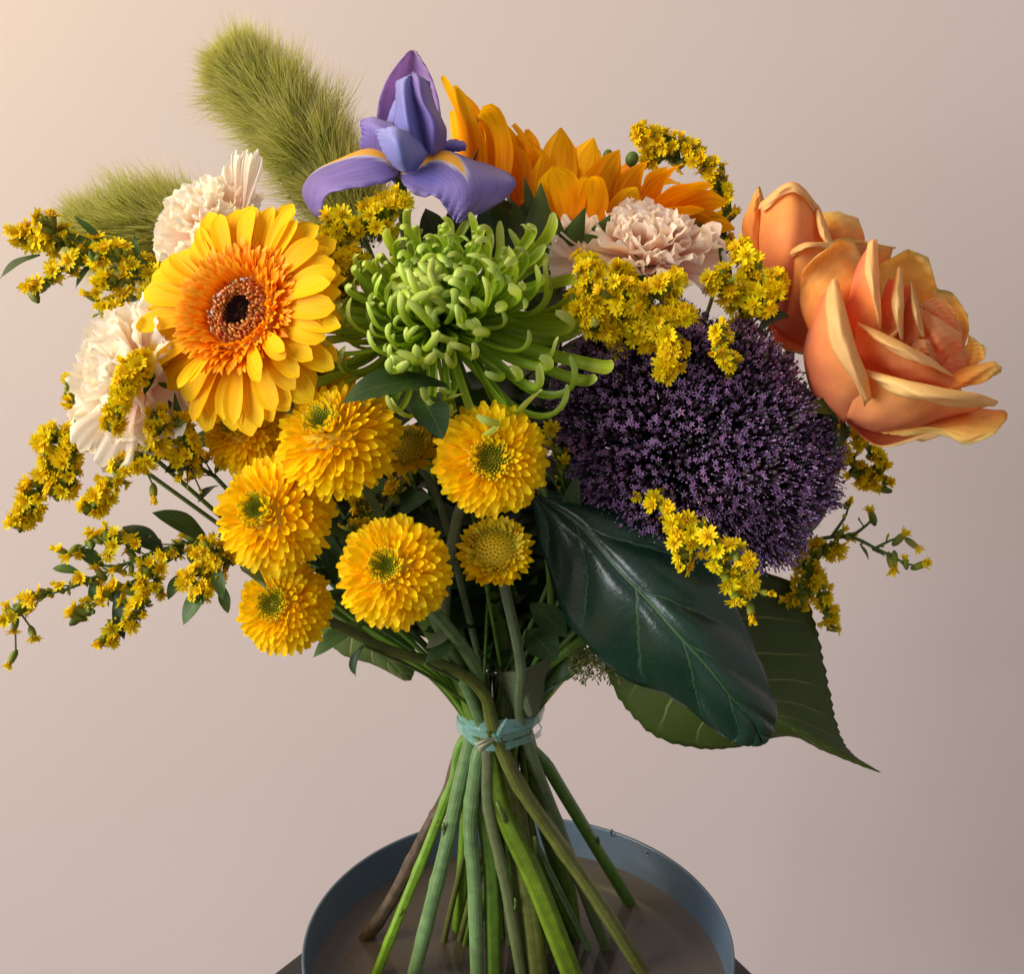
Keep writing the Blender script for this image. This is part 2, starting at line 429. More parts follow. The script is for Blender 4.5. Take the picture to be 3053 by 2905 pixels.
def leaf_material(name, c1, c2, vein, rough, coat, nveins, slope, vw=0.03, transl=0.15, bstr=0.5, spec=0.5, wear=None):
    """leaf with midrib at u = 0.5 and side veins climbing towards the tip"""
    m = bpy.data.materials.new(name); m.use_nodes = True
    nt = m.node_tree; nt.nodes.clear(); L = nt.links.new
    def N(t): return nt.nodes.new(t)
    def Mth(op, a, b=None, c=None):
        n = N('ShaderNodeMath'); n.operation = op
        for k, x in enumerate((a, b, c)):
            if x is None: continue
            if hasattr(x, 'node'): L(x, n.inputs[k])
            else: n.inputs[k].default_value = x
        return n.outputs[0]
    uv = N('ShaderNodeUVMap'); sp = N('ShaderNodeSeparateXYZ'); L(uv.outputs[0], sp.inputs[0])
    tc = N('ShaderNodeTexCoord')
    n1 = N('ShaderNodeTexNoise'); n1.inputs['Scale'].default_value = 45; n1.inputs['Detail'].default_value = 5; L(tc.outputs['Object'], n1.inputs['Vector'])
    n2 = N('ShaderNodeTexNoise'); n2.inputs['Scale'].default_value = 420; n2.inputs['Detail'].default_value = 4; L(tc.outputs['Object'], n2.inputs['Vector'])
    u = Mth('ABSOLUTE', Mth('SUBTRACT', sp.outputs[0], 0.5))
    wob = Mth('MULTIPLY', Mth('SUBTRACT', n1.outputs[0], 0.5), 0.25)
    ph = Mth('ADD', Mth('SUBTRACT', Mth('MULTIPLY', sp.outputs[1], nveins), Mth('MULTIPLY', Mth('POWER', u, 0.85), slope)), wob)
    fr = Mth('ABSOLUTE', Mth('SUBTRACT', Mth('FRACT', ph), 0.5))
    def lt(x, lo, hi):
        r = N('ShaderNodeMapRange'); r.interpolation_type = 'SMOOTHSTEP'; L(x, r.inputs[0])
        r.inputs[1].default_value, r.inputs[2].default_value, r.inputs[3].default_value, r.inputs[4].default_value = lo, hi, 1, 0
        return r.outputs[0]
    side = Mth('MULTIPLY', lt(fr, vw * 0.4, vw * 1.6), lt(u, 0.30, 0.5))
    mid = lt(u, 0.006, 0.02)
    vn = Mth('MAXIMUM', side, mid)
    cr = N('ShaderNodeMix'); cr.data_type = 'RGBA'; L(n1.outputs[0], cr.inputs[0]); cr.inputs[6].default_value = c1; cr.inputs[7].default_value = c2
    cv = N('ShaderNodeMix'); cv.data_type = 'RGBA'; L(Mth('MULTIPLY', vn, 0.8), cv.inputs[0]); L(cr.outputs[2], cv.inputs[6]); cv.inputs[7].default_value = vein
    colr = cv.outputs[2]
    oi = N('ShaderNodeObjectInfo')
    hs = N('ShaderNodeHueSaturation'); L(colr, hs.inputs['Color'])
    mr = N('ShaderNodeMapRange'); L(oi.outputs['Random'], mr.inputs[0]); mr.inputs[3].default_value, mr.inputs[4].default_value = 0.8, 1.2
    L(mr.outputs[0], hs.inputs['Value'])
    bs = N('ShaderNodeBsdfPrincipled'); L(hs.outputs[0], bs.inputs['Base Color'])
    rr = N('ShaderNodeMapRange'); L(n2.outputs[0], rr.inputs[0]); rr.inputs[1].default_value, rr.inputs[2].default_value = 0.3, 0.7
    rr.inputs[3].default_value, rr.inputs[4].default_value = rough * 0.8, rough * 1.3
    L(rr.outputs[0], bs.inputs['Roughness'])
    bs.inputs['Specular IOR Level'].default_value = spec
    bs.inputs['Coat Weight'].default_value = coat; bs.inputs['Coat Roughness'].default_value = 0.2
    bp = N('ShaderNodeBump'); bp.inputs['Strength'].default_value = bstr; bp.inputs['Distance'].default_value = 0.0008
    hgt = Mth('ADD', Mth('MULTIPLY', vn, -0.7), Mth('ADD', Mth('MULTIPLY', n2.outputs[0], 0.5), Mth('MULTIPLY', n1.outputs[0], 1.0)))
    L(hgt, bp.inputs['Height']); L(bp.outputs[0], bs.inputs['Normal'])
    out = N('ShaderNodeOutputMaterial')
    if transl:
        tr = N('ShaderNodeBsdfTranslucent'); L(hs.outputs[0], tr.inputs[0])
        mx = N('ShaderNodeMixShader'); mx.inputs[0].default_value = transl
        L(bs.outputs[0], mx.inputs[1]); L(tr.outputs[0], mx.inputs[2]); L(mx.outputs[0], out.inputs[0])
    else:
        L(bs.outputs[0], out.inputs[0])
    MATS[name] = m
leaf_material('glossy_leaf', lin(12, 40, 30), lin(20, 50, 34), lin(48, 78, 52), 0.32, 0.35, 6.0, 2.4, vw=0.03, transl=0.03, bstr=0.9, spec=0.4)
leaf_material('serrated_leaf', lin(60, 76, 26), lin(74, 88, 32), lin(128, 134, 70), 0.5, 0.0, 9.0, 2.6, vw=0.028, transl=0.25, bstr=0.4, spec=0.35)
leaf_material('grey_leaf', lin(104, 116, 84), lin(120, 130, 96), lin(150, 156, 120), 0.6, 0.0, 6.0, 3.0, vw=0.03, transl=0.2, spec=0.3)
leaf_material('pale_leaf', lin(96, 116, 58), lin(112, 128, 64), lin(168, 176, 118), 0.55, 0.0, 6.0, 2.2, vw=0.04, transl=0.3, spec=0.3)
leaf_material('dark_leaf', lin(38, 62, 28), lin(50, 76, 34), lin(84, 104, 60), 0.42, 0.0, 7.0, 3.0, vw=0.02, transl=0.12, bstr=0.3, spec=0.45)
leaf_material('sprig_leaf', lin(58, 88, 34), lin(76, 104, 42), lin(104, 126, 64), 0.45, 0.0, 5.0, 3.0, vw=0.02, transl=0.2, bstr=0.2, spec=0.4)

def simple(name, colour, rough=0.5, metal=0.0, spec=0.5, nscale=0, nstr=0.0, vary=0.0, bump=0.0):
    m = bpy.data.materials.new(name); m.use_nodes = True
    nt = m.node_tree; bs = nt.nodes['Principled BSDF']; L = nt.links.new
    bs.inputs['Base Color'].default_value = colour
    bs.inputs['Roughness'].default_value = rough; bs.inputs['Metallic'].default_value = metal; bs.inputs['Specular IOR Level'].default_value = spec
    if nscale:
        tc = nt.nodes.new('ShaderNodeTexCoord'); nz = nt.nodes.new('ShaderNodeTexNoise')
        nz.inputs['Scale'].default_value = nscale; nz.inputs['Detail'].default_value = 6
        L(tc.outputs['Object'], nz.inputs['Vector'])
        if vary:
            mr = nt.nodes.new('ShaderNodeMapRange'); L(nz.outputs[0], mr.inputs[0]); mr.inputs[1].default_value, mr.inputs[2].default_value = 0.25, 0.75
            mr.inputs[3].default_value, mr.inputs[4].default_value = 1 - vary, 1 + vary
            mx = nt.nodes.new('ShaderNodeMix'); mx.data_type = 'RGBA'; mx.blend_type = 'MULTIPLY'; mx.inputs[0].default_value = 1
            mx.inputs[6].default_value = colour; L(mr.outputs[0], mx.inputs[7]); L(mx.outputs[2], bs.inputs['Base Color'])
        if bump:
            bp = nt.nodes.new('ShaderNodeBump'); bp.inputs['Strength'].default_value = bump; bp.inputs['Distance'].default_value = 0.002
            n3 = nt.nodes.new('ShaderNodeTexNoise'); n3.inputs['Scale'].default_value = nstr or 300; n3.inputs['Detail'].default_value = 4
            L(tc.outputs['Object'], n3.inputs['Vector']); L(n3.outputs[0], bp.inputs['Height']); L(bp.outputs[0], bs.inputs['Normal'])
    MATS[name] = m
    return m
simple('wall_paint', lin(197, 184, 184), rough=0.8, spec=0.15, nscale=3, nstr=260, vary=0.02, bump=0.045)
simple('bowl_enamel', lin(80, 96, 114), rough=0.32, spec=0.5, nscale=40, nstr=500, vary=0.06, bump=0.03)
simple('stool_black', lin(38, 36, 38), rough=0.5, nscale=30, nstr=300, vary=0.1, bump=0.1)
simple('floor_wood', lin(120, 96, 76), rough=0.5, nscale=10, vary=0.1)
def water_material():
    m = bpy.data.materials.new('water'); m.use_nodes = True
    nt = m.node_tree; nt.nodes.clear(); L = nt.links.new
    fr = nt.nodes.new('ShaderNodeFresnel'); fr.inputs[0].default_value = 1.33
    tr = nt.nodes.new('ShaderNodeBsdfTransparent'); tr.inputs[0].default_value = lin(206, 204, 198)
    gl = nt.nodes.new('ShaderNodeBsdfGlossy'); gl.inputs['Roughness'].default_value = 0.02
    tc = nt.nodes.new('ShaderNodeTexCoord'); nz = nt.nodes.new('ShaderNodeTexNoise'); nz.inputs['Scale'].default_value = 25
    bp = nt.nodes.new('ShaderNodeBump'); bp.inputs['Strength'].default_value = 0.12; bp.inputs['Distance'].default_value = 0.002
    L(tc.outputs['Object'], nz.inputs['Vector']); L(nz.outputs[0], bp.inputs['Height']); L(bp.outputs[0], gl.inputs['Normal']); L(bp.outputs[0], fr.inputs['Normal'])
    mx = nt.nodes.new('ShaderNodeMixShader'); L(fr.outputs[0], mx.inputs[0]); L(tr.outputs[0], mx.inputs[1]); L(gl.outputs[0], mx.inputs[2])
    df = nt.nodes.new('ShaderNodeBsdfDiffuse'); df.inputs[0].default_value = lin(176, 160, 154)
    m0 = nt.nodes.new('ShaderNodeMixShader'); m0.inputs[0].default_value = 0.16; L(tr.outputs[0], m0.inputs[1]); L(df.outputs[0], m0.inputs[2]); L(m0.outputs[0], mx.inputs[1])
    out = nt.nodes.new('ShaderNodeOutputMaterial'); L(mx.outputs[0], out.inputs[0])
    MATS['water'] = m
water_material()

# ------------------------------------------------------------------ setting: wall, floor, stool, bowl, water
def struct(name, mesh, loc=(0, 0, 0)):
    o = bpy.data.objects.new(name, mesh); col.objects.link(o); o.location = loc; o['kind'] = 'structure'; return o
WALL_Y, FLOOR_Z = 0.55, -0.50
b = MB(); b.grid([[Vector((x, WALL_Y, z)) for x in np.linspace(-2.2, 2.2, 12)] for z in np.linspace(FLOOR_Z, 2.0, 8)])
struct('wall', b.mesh('wall', MATS['wall_paint']))
b = MB(); b.grid([[Vector((x, y, FLOOR_Z)) for x in (2.2, -2.2)] for y in (-1.6, WALL_Y)])
struct('floor', b.mesh('floor', MATS['floor_wood']))

BX, BR, RIM, BTH = 0.004, 0.140, 0.055, 0.0016
def lathe(prof, n, mat, name):
    b = MB(); k = len(prof)
    for i, (r, z) in enumerate(prof):
        for j in range(n):
            a = 2 * math.pi * j / n
            b.v.append(Vector((r * math.cos(a), r * math.sin(a), z))); b.uv.append((j / n, i / k))
    for i in range(k - 1):
        for j in range(n):
            a = i * n + j; c = i * n + (j + 1) % n
            b.f.append((a, c, c + n, a + n)); b.m.append(0)
    return b.mesh(name, mat)
prof = [(0.0005, 0.0), (0.120, 0.0), (0.130, 0.001), (0.1365, 0.005), (0.1388, 0.012), (BR, RIM - 0.001), (BR - 0.0002, RIM + 0.0002), (BR - BTH, RIM + 0.0002),
        (BR - BTH - 0.0004, RIM - 0.001), (0.1370, 0.013), (0.1340, 0.0066), (0.128, 0.0036), (0.118, 0.0028), (0.0005, 0.0028)]
bowl = bpy.data.objects.new('bowl', lathe(prof, 128, MATS['bowl_enamel'], 'bowl')); col.objects.link(bowl)
bowl.location = (BX, 0, 0)
bowl['label'] = 'round shallow blue-grey metal bowl holding water and the cut stems'; bowl['category'] = 'bowl'
WATER = 0.026
water = struct('water', lathe([(0.1379, WATER + 0.0008), (0.1374, WATER), (0.10, WATER), (0.0005, WATER)], 96, MATS['water'], 'water'), (BX, 0, 0))

# black stool under the bowl: octagonal top and four legs
st = thing('stool', 'black stool top showing at both sides under the blue-grey bowl', 'stool', (BX, 0, FLOOR_Z))
def prism(poly, z0, z1, bev=0.002):
    b = MB(); n = len(poly); c = Vector((sum(p[0] for p in poly) / n, sum(p[1] for p in poly) / n))
    rings = [(z0, 0), (z0, 1), (z1 - bev, 1), (z1, 1 - bev / 0.15), (z1, 0)]
    for z, s in rings:
        for p in poly:
            q = c + (Vector(p) - c) * max(s, 0.001)
            b.v.append(Vector((q.x, q.y, z))); b.uv.append((0, 0))
    for i in range(len(rings) - 1):
        for j in range(n):
            a = i * n + j; d = i * n + (j + 1) % n
            b.f.append((a, d, d + n, a + n)); b.m.append(0)
    return b
pl, pr = at_z(850, 2875, -0.001), at_z(2228, 2880, -0.001)
TOPZ = -0.001
Lb, Lf = at_z(980, 2774, TOPZ), at_z(700, 2990, TOPZ)
Rb, Rf = at_z(2110, 2772, TOPZ), at_z(2400, 3050, TOPZ)
poly = [(Lf.x, Lf.y - 0.02), (Lf.x, -0.22), (Lf.x + 0.08, -0.27), (Rf.x - 0.08, -0.27), (Rf.x, -0.22), (Rf.x, Rf.y), (Rb.x, Rb.y), (Lb.x, Lb.y)]
poly = [(Lf.x, Lf.y), (Lf.x, -0.20), (Lf.x + 0.07, -0.26), (Rf.x - 0.07, -0.26), (Rf.x, -0.20), (Rf.x, Rf.y), (Rb.x, Rb.y), (Lb.x, Lb.y)]
part(st, 'stool_top', prism(poly, TOPZ - 0.02, TOPZ).mesh('stool_top', MATS['stool_black'], smooth=False))
for sx in (-1, 1):
    for y in (-0.17, 0.03):
        b = MB(); b.tube([Vector((BX + sx * 0.11, y, TOPZ - 0.021)), Vector((BX + sx * 0.15, y + (0.05 if y > 0 else -0.04), FLOOR_Z))], 0.012, n=12)
        part(st, 'leg', b.mesh('leg', MATS['stool_black']))

# ------------------------------------------------------------------ stems
TIE = at(1490, 2165, 0.0)
def tie_pt(dpx, dy):
    return at(1490 + dpx, 2165, dy * 0.001)
used_back = [0]
def back_foot():
    """foot of a stem that the photograph hides behind the others"""
    k = used_back[0]; used_back[0] += 1
    a = R(25 + (k * 47) % 130)
    return Vector((BX + 0.004 + math.cos(a) * (0.024 + 0.014 * (k % 4)), 0.01 + math.sin(a) * (0.02 + 0.012 * (k % 3)), 0.0055))
def foot(px, py, z=0.006):
    return at_z(px, py, z)
def low(*px, tie=(0, 0), z=0.006):
    """lower run of a stem: pixels from its foot in the bowl up to the tie"""
    f = at_z(px[0][0], px[0][1], z); t = tie_pt(*tie)
    out = [f]
    for p in px[1:]:
        # depth where the pixel's ray meets the plane through foot and tie
        d = ray(*p); c = CAM
        m = (t.y - f.y) / (t.z - f.z)
        lam = (f.y + m * (c.z - f.z) - c.y) / (d.y - m * d.z)
        out.append(c + d * lam)
    return out + [t]
def stem_part(root, pts, r0, r1, mat, n=10, sub=40, nodes=(), name='stem', spurs=(), nlow=0):
    """pts run from the foot up to the flower; nodes = positions of knuckles along it"""
    def rad(t):
        tl = (nlow - 1) / (len(pts) - 1) if nlow else 0
        r = r0 + (r1 - r0) * max(0, (t - tl) / (1 - tl)) ** 0.45
        for q in nodes:
            r *= 1 + 0.15 * math.exp(-((t - q) / 0.010) ** 2)
        return r
    b = MB(); b.tube(pts, rad, n=n if nlow < 3 else max(n, 20), sub=sub, ridge=0.06 if nlow > 2 else 0.0)
    P = crom(pts, 200)
    for t, ln, ang in spurs:
        i = int(t * 199); p = P[i]; T = (P[min(i + 1, 199)] - P[i - 1]).normalized()
        side = Vector((math.cos(ang), 0, math.sin(ang))); side = (side - T * side.dot(T)).normalized()
        b.tube([p + side * r0 * 0.3, p + side * (r0 * 0.9 + ln * 0.5) + T * ln * 0.4, p + side * (r0 + ln * 0.6) + T * ln], lambda s: r0 * (0.42 - 0.2 * s), n=6, sub=5)
    so = part(root, name, b.mesh(name, mat))
    if nlow > 2:
        tl = (nlow - 1) / (len(pts) - 1)
        for q in range(random.choice((1, 2, 2))):
            t = U(0.04, 0.95) * tl; i = int(t * 199); T = (P[i + 1] - P[max(0, i - 1)]).normalized()
            a = U(0, 6.28); x = Vector((math.cos(a), -abs(math.sin(a)), 0.0)); x = (x - T * x.dot(T)).normalized()
            nb = MB(); c = P[i] + x * rad(t) * 0.80
            nb.ell(c, T, rad(t) * 0.28, rad(t) * 0.5, n=8, k=6, t=None)
            if q == 0: nb.tube([c, c + x * rad(t) * 0.5 + T * rad(t) * 1.0, c + x * rad(t) * 0.7 + T * rad(t) * U(1.4, 2.6)], lambda s: rad(t) * (0.30 - 0.12 * s), n=7, sub=5, tmap=(1, 1))
            part(root, 'node', nb.mesh('node', MATS['node_brown']), parent=so)
    return so

# ------------------------------------------------------------------ button chrysanthemums
def button_meshes():
    out = []
    for k in range(3):
        spoon = ip((0, 0.35), (0.4, 0.62), (0.75, 1.0), (0.92, 0.8), (1, 0.35))
        out.append(grid_mesh('button_petal', petal_grid(1.0, 0.26 + 0.05 * k, spoon, ip((0, -0.1), (0.5, 0.0), (0.8, 0.15 * k), (1, 0.35)), ip((0, 1.3), (0.5, 1.0), (0.8, 0.9), (1, 0.8)), nu=6, nv=5), MATS['button_petal']))
    return out
BUTTON = button_meshes()
def young_meshes():
    spoon = ip((0, 0.35), (0.4, 0.7), (0.75, 1.0), (0.92, 0.7), (1, 0.15))
    return [grid_mesh('young_petal', petal_grid(1.0, 0.34, spoon, ip((0, 0), (0.6, 0.15), (1, 0.5)), ip((0, 1.2), (1, 0.6)), nu=6, nv=5), m) for m in (MATS['button_petal'], MATS['button_young'])]
YOUNG = young_meshes()
def button(label, px, py, Y, rpx, n, lw, flat=0.82, count=240, open_=0.22, young=False, via=None, stem_r=0.0019, mat='stem_grey', low_r=None):
    ft, tp = lw[0], lw[-1]
    O = at(px, py, Y); Rw = rpx * mpp(O) * 1.05
    wild = U(0.7, 1.5)
    n = Vector(n).normalized()
    root = thing('button_chrysanthemum', label, 'chrysanthemum', ft, 'yellow button chrysanthemums in the bouquet')
    H = head(O - n * Rw * 0.28, n, U(0, 6))
    S = Matrix.Diagonal((1, 1, flat, 1))
    for i in range(count):
        f = ((i + 0.5) / count) ** (1.22 if not young else 1.0)
        th = math.acos(max(-1, min(1, math.cos(open_) - f * (math.cos(open_) - math.cos(R(112 if not young else 92))))))
        ph = i * 2.399963
        s = Rw * (0.27 + 0.39 * min(1, f * 2.4) ** 0.8) * U(0.85, 1.12)
        # tips reach the surface of a flattened ball
        dl = (0.16 + 0.5 * min(1, f * 1.6) * max(0.0, 1 - f * 0.75)) if not young else 0.05
        M = polar(th + dl + U(-.16, .16) * wild, ph + U(-.06, .06) * wild, 1.0, U(-0.35, 0.35) * wild)
        d = M.col[1].to_3d(); ds = polar(th, ph, 1.0).col[1].to_3d()
        base = ds * (Rw * U(0.92, 1.04)) - d * s
        M = Matrix.Translation(base) @ M.to_3x3().to_4x4() @ Matrix.Rotation(U(-.12, .12), 4, 'X') @ Matrix.Scale(s, 4)
        me = random.choice(BUTTON) if not young else (YOUNG[0] if f > 0.45 else YOUNG[1])
        part(root, 'petal', me, H @ S @ M)
    b = MB()
    for i in range(130):
        f = (i + 0.5) / 130
        th = math.sqrt(f) * (open_ + 0.12); ph = i * 2.399963
        d = Vector((math.sin(th) * math.cos(ph), math.sin(th) * math.sin(ph), math.cos(th)))
        rr = Rw * (0.70 + 0.20 * f)
        b.ell(d * rr * 0.97, d + Vector((-d.x, -d.y, 0)) * 0.5, Rw * (0.022 + 0.016 * f), Rw * 0.075, n=5, k=3, t=min(1, max(0, f * 1.25 - 0.1)))
    b.ell(Vector((0, 0, Rw * 0.3)), (0, 0, 1), Rw * 0.55, Rw * 0.40, n=14, k=8, t=0.98)
    part(root, 'disc_florets', b.mesh('disc_florets', MATS['button_disc']), H @ S, kind='stuff')
    # green cup under the petals
    b = MB(); b.ell(Vector((0, 0, -Rw * 0.12)), (0, 0, 1), Rw * 0.45, Rw * 0.22, n=12, k=6, t=0.3)
    part(root, 'calyx', b.mesh('calyx', MATS['sepal']), H)
    base = O - n * Rw * 0.45
    pts = list(lw) + ([at(*v) for v in (via or [])] or [tp.lerp(base, 0.55) - n * 0.012]) + [base]
    stem_part(root, pts, low_r or stem_r * 1.3, stem_r, MATS[mat], sub=50, nlow=len(lw), nodes=(0.11, 0.2, 0.33) if low_r else ())
    return root
button('large yellow button chrysanthemum just below the gerbera, the widest one', 990, 1292, -0.115, 188, (-0.30, -0.62, 0.72), low((1425, 3000), (1415, 2640), (1402, 2450), (1425, 2260), tie=(-52, -20)), count=299, via=[(1250, 1750, -0.07), (1085, 1450, -0.085)], low_r=0.0044, mat='stem_blue')
button('yellow button chrysanthemum at lower left, overlapping the lowest left one', 800, 1528, -0.115, 180, (-0.30, -0.80, 0.35), low((1475, 3000), (1465, 2600), (1440, 2400), tie=(-40, -12)), count=299, via=[(1330, 1900, -0.05), (1030, 1600, -0.075)], low_r=0.005, mat='stem_green')
button('yellow button chrysanthemum lowest in the middle, above the bare stems', 1165, 1697, -0.135, 170, (-0.12, -0.85, 0.45), low((1215, 2990), (1282, 2720), (1330, 2530), (1372, 2340), tie=(-78, -12)), count=299, via=[(1418, 2000, -0.04), (1310, 1840, -0.08)], stem_r=0.003, low_r=0.0046, mat='stem_blue')
button('orange-yellow button chrysanthemum under the green spider bloom, facing forward', 1465, 1370, -0.120, 170, (0.02, -0.96, 0.22), low((1570, 3000), (1510, 2650), (1455, 2400), tie=(-48, -22)), count=299, open_=0.30, via=[(1330, 1900, -0.02), (1360, 1560, -0.07)], stem_r=0.0028, low_r=0.0037, mat='stem_grey')
button('small young yellow chrysanthemum with wide green centre and thick stalk', 1475, 1637, -0.110, 118, (-0.02, -0.72, 0.70), low((1830, 2890), (1740, 2660), (1660, 2450), tie=(66, -20)), flat=0.62, count=130, open_=0.75, young=True, via=[(1552, 1985, -0.05), (1510, 1780, -0.085)], stem_r=0.0026, low_r=0.0036, mat='stem_grey')
button('yellow button chrysanthemum lowest on the left, on a long bare side stalk', 835, 1808, -0.110, 142, (-0.25, -0.82, 0.45), low((1950, 2960), (1790, 2700), (1660, 2510), (1540, 2330), tie=(-20, -27)), count=290, open_=0.30, via=[(1442, 2070, -0.036), (1350, 1995, -0.05), (1150, 1935, -0.07), (1000, 1860, -0.085)], stem_r=0.0024, low_r=0.0046, mat='stem_olive')
button('yellow button chrysanthemum tucked behind, directly under the gerbera petals', 722, 1280, -0.070, 128, (-0.25, -0.70, 0.62), [back_foot(), tie_pt(-60, 10)], count=280, open_=0.32)
button('small half-hidden yellow chrysanthemum between the two dark leaves', 1215, 1335, -0.065, 92, (-0.20, -0.62, 0.75), [back_foot(), tie_pt(-15, 5)], flat=0.7, count=130, open_=0.8, young=True, via=[(1400, 1850, -0.02), (1310, 1500, -0.045)])
button('yellow chrysanthemum mostly covered by the right side of the gerbera', 955, 1120, -0.045, 100, (-0.1, -0.85, 0.5), [back_foot(), tie_pt(-25, 20)], count=190, open_=0.3)

# ------------------------------------------------------------------ gerbera
def gerbera():
    O = at(728, 938, -0.090); n = Vector((-0.32, -0.85, 0.42)).normalized(); k = mpp(O)
    lw = low((1740, 3000), (1600, 2640), (1490, 2400), tie=(-60, -16)); ft = lw[0]
    root = thing('gerbera', 'large yellow gerbera with orange ring and dark centre', 'gerbera', ft)
    H = head(O, n, 0.3)
    outl = ip((0, 0.42), (0.3, 0.68), (0.65, 1.0), (0.88, 0.82), (0.97, 0.42), (1, 0.12))
    mesh = []
    for q in range(4):
        mesh.append(grid_mesh('gerbera_petal', petal_grid(1.0, 0.29 + 0.03 * q, outl, ip((0, 0.15), (0.5, 0.0), (1, -0.18 - 0.12 * q)), lambda t, q=q: 0.5 - 0.15 * q * t, nu=12, nv=7, ruffle=lambda t, v, q=q: 0.012 * math.cos(v * 7) * t * (1 - t) * 3), MATS['gerbera_petal']))
    N1 = 36
    for ring, (cnt, th, ln, r0) in enumerate(((40, 86, 348, 120), (38, 79, 330, 125), (6, 70, 270, 130))):
        for i in range(cnt):
            ph = 2 * math.pi * (i + 0.5 * ring) / cnt + U(-.06, .06)
            if ring == 2: ph = U(-2.3, -0.2)
            t_ = R(th + U(-4, 5))
            # the lower petals hang away from the light
            down = max(0.0, (H.to_3x3() @ Vector((math.cos(ph), math.sin(ph), 0))).z)
            dn = max(0.0, -(H.to_3x3() @ Vector((math.cos(ph), math.sin(ph), 0))).z)
            t_ += R(14) * dn * (1 if ring < 2 else .4)
            L = (ln * U(0.93, 1.06) + 12 * dn) * k - r0 * k
            part(root, 'petal', random.choice(mesh), H @ polar(t_, ph, r0 * k, U(-.18, .18), L))
    # orange ring of short florets
    fl = [grid_mesh('ring_floret', petal_grid(1.0, 0.30, ip((0, 0.4), (0.6, 1), (0.9, 0.7), (1, 0.2)), ip((0, 0.1), (0.6, 0.2), (1, -0.7)), ip((0, 1.1), (1, 0.5)), nu=5, nv=4), MATS['gerbera_floret']) for _ in (0,)]
    i = 0
    for ring, (cnt, rad, th, ln) in enumerate(((80, 150, 64, 72), (78, 138, 52, 76), (74, 124, 40, 74), (68, 110, 28, 64))):
        for i in range(cnt):
            ph = 2 * math.pi * (i + U(-.3, .3)) / cnt + ring * .05
            rho = Vector((math.cos(ph), math.sin(ph), 0))
            M = polar(R(th + U(-10, 10)), ph, 0, U(-.4, .4), ln * k * U(0.8, 1.15))
            part(root, 'ring_floret', fl[0], H @ Matrix.Translation(rho * rad * k * U(0.95, 1.02) + Vector((0, 0, (24 if ring == 0 else 20) * k))) @ M)
    b = MB()
    for i in range(150):
        f = (i + .5) / 150; rr = (56 + 44 * f) * k; ph = i * 2.399963
        p = Vector((rr * math.cos(ph), rr * math.sin(ph), (20 + 6 * math.sin(i)) * k))
        tip = p + Vector((-math.cos(ph) * 8 * k, -math.sin(ph) * 8 * k, U(18, 36) * k))
        b.tube([p, tip], lambda s: (2.6 + 1.6 * s) * k, n=4, sub=3)
        if i % 3 == 0:
            b.tube([tip, tip + Vector((0, 0, 10 * k))], 2.0 * k, n=4, tmap=(0.0, 0.05))
    part(root, 'anther_ring', b.mesh('anther_ring', MATS['gerbera_anther']), H, kind='stuff')
    b = MB()
    for i in range(240):
        f = (i + .5) / 240; rr = 58 * k * math.sqrt(f); ph = i * 2.399963
        p = Vector((rr * math.cos(ph), rr * math.sin(ph), (8 + 10 * f) * k))
        b.ell(p, (0, 0, 1), 3.4 * k, 12 * k, n=5, k=3, t=f)
    part(root, 'dark_centre', b.mesh('dark_centre', MATS['gerbera_disc']), H, kind='stuff')
    b = MB(); b.tube([Vector((0, 0, -14 * k)), Vector((0, 0, 4 * k)), Vector((0, 0, 9 * k))], lambda s: (125 - 30 * s) * k, n=24, sub=4, tmap=(0, 0))
    part(root, 'disc_base', b.mesh('disc_base', MATS['gerbera_floret']), H)
    b = MB(); b.tube([Vector((0, 0, -50 * k)), Vector((0, 0, -30 * k)), Vector((0, 0, -5 * k))], ip((0, 30 * k), (1, 118 * k)), n=20, sub=6)
    part(root, 'calyx', b.mesh('calyx', MATS['sepal']), H)
    stem_part(root, lw + [at(1260, 1820, -0.01), at(960, 1200, -0.02), O - n * 0.05, O - n * 0.008], 0.0068, 0.004, MATS['stem_bright'], n=14, sub=70, nlow=len(lw))
gerbera()

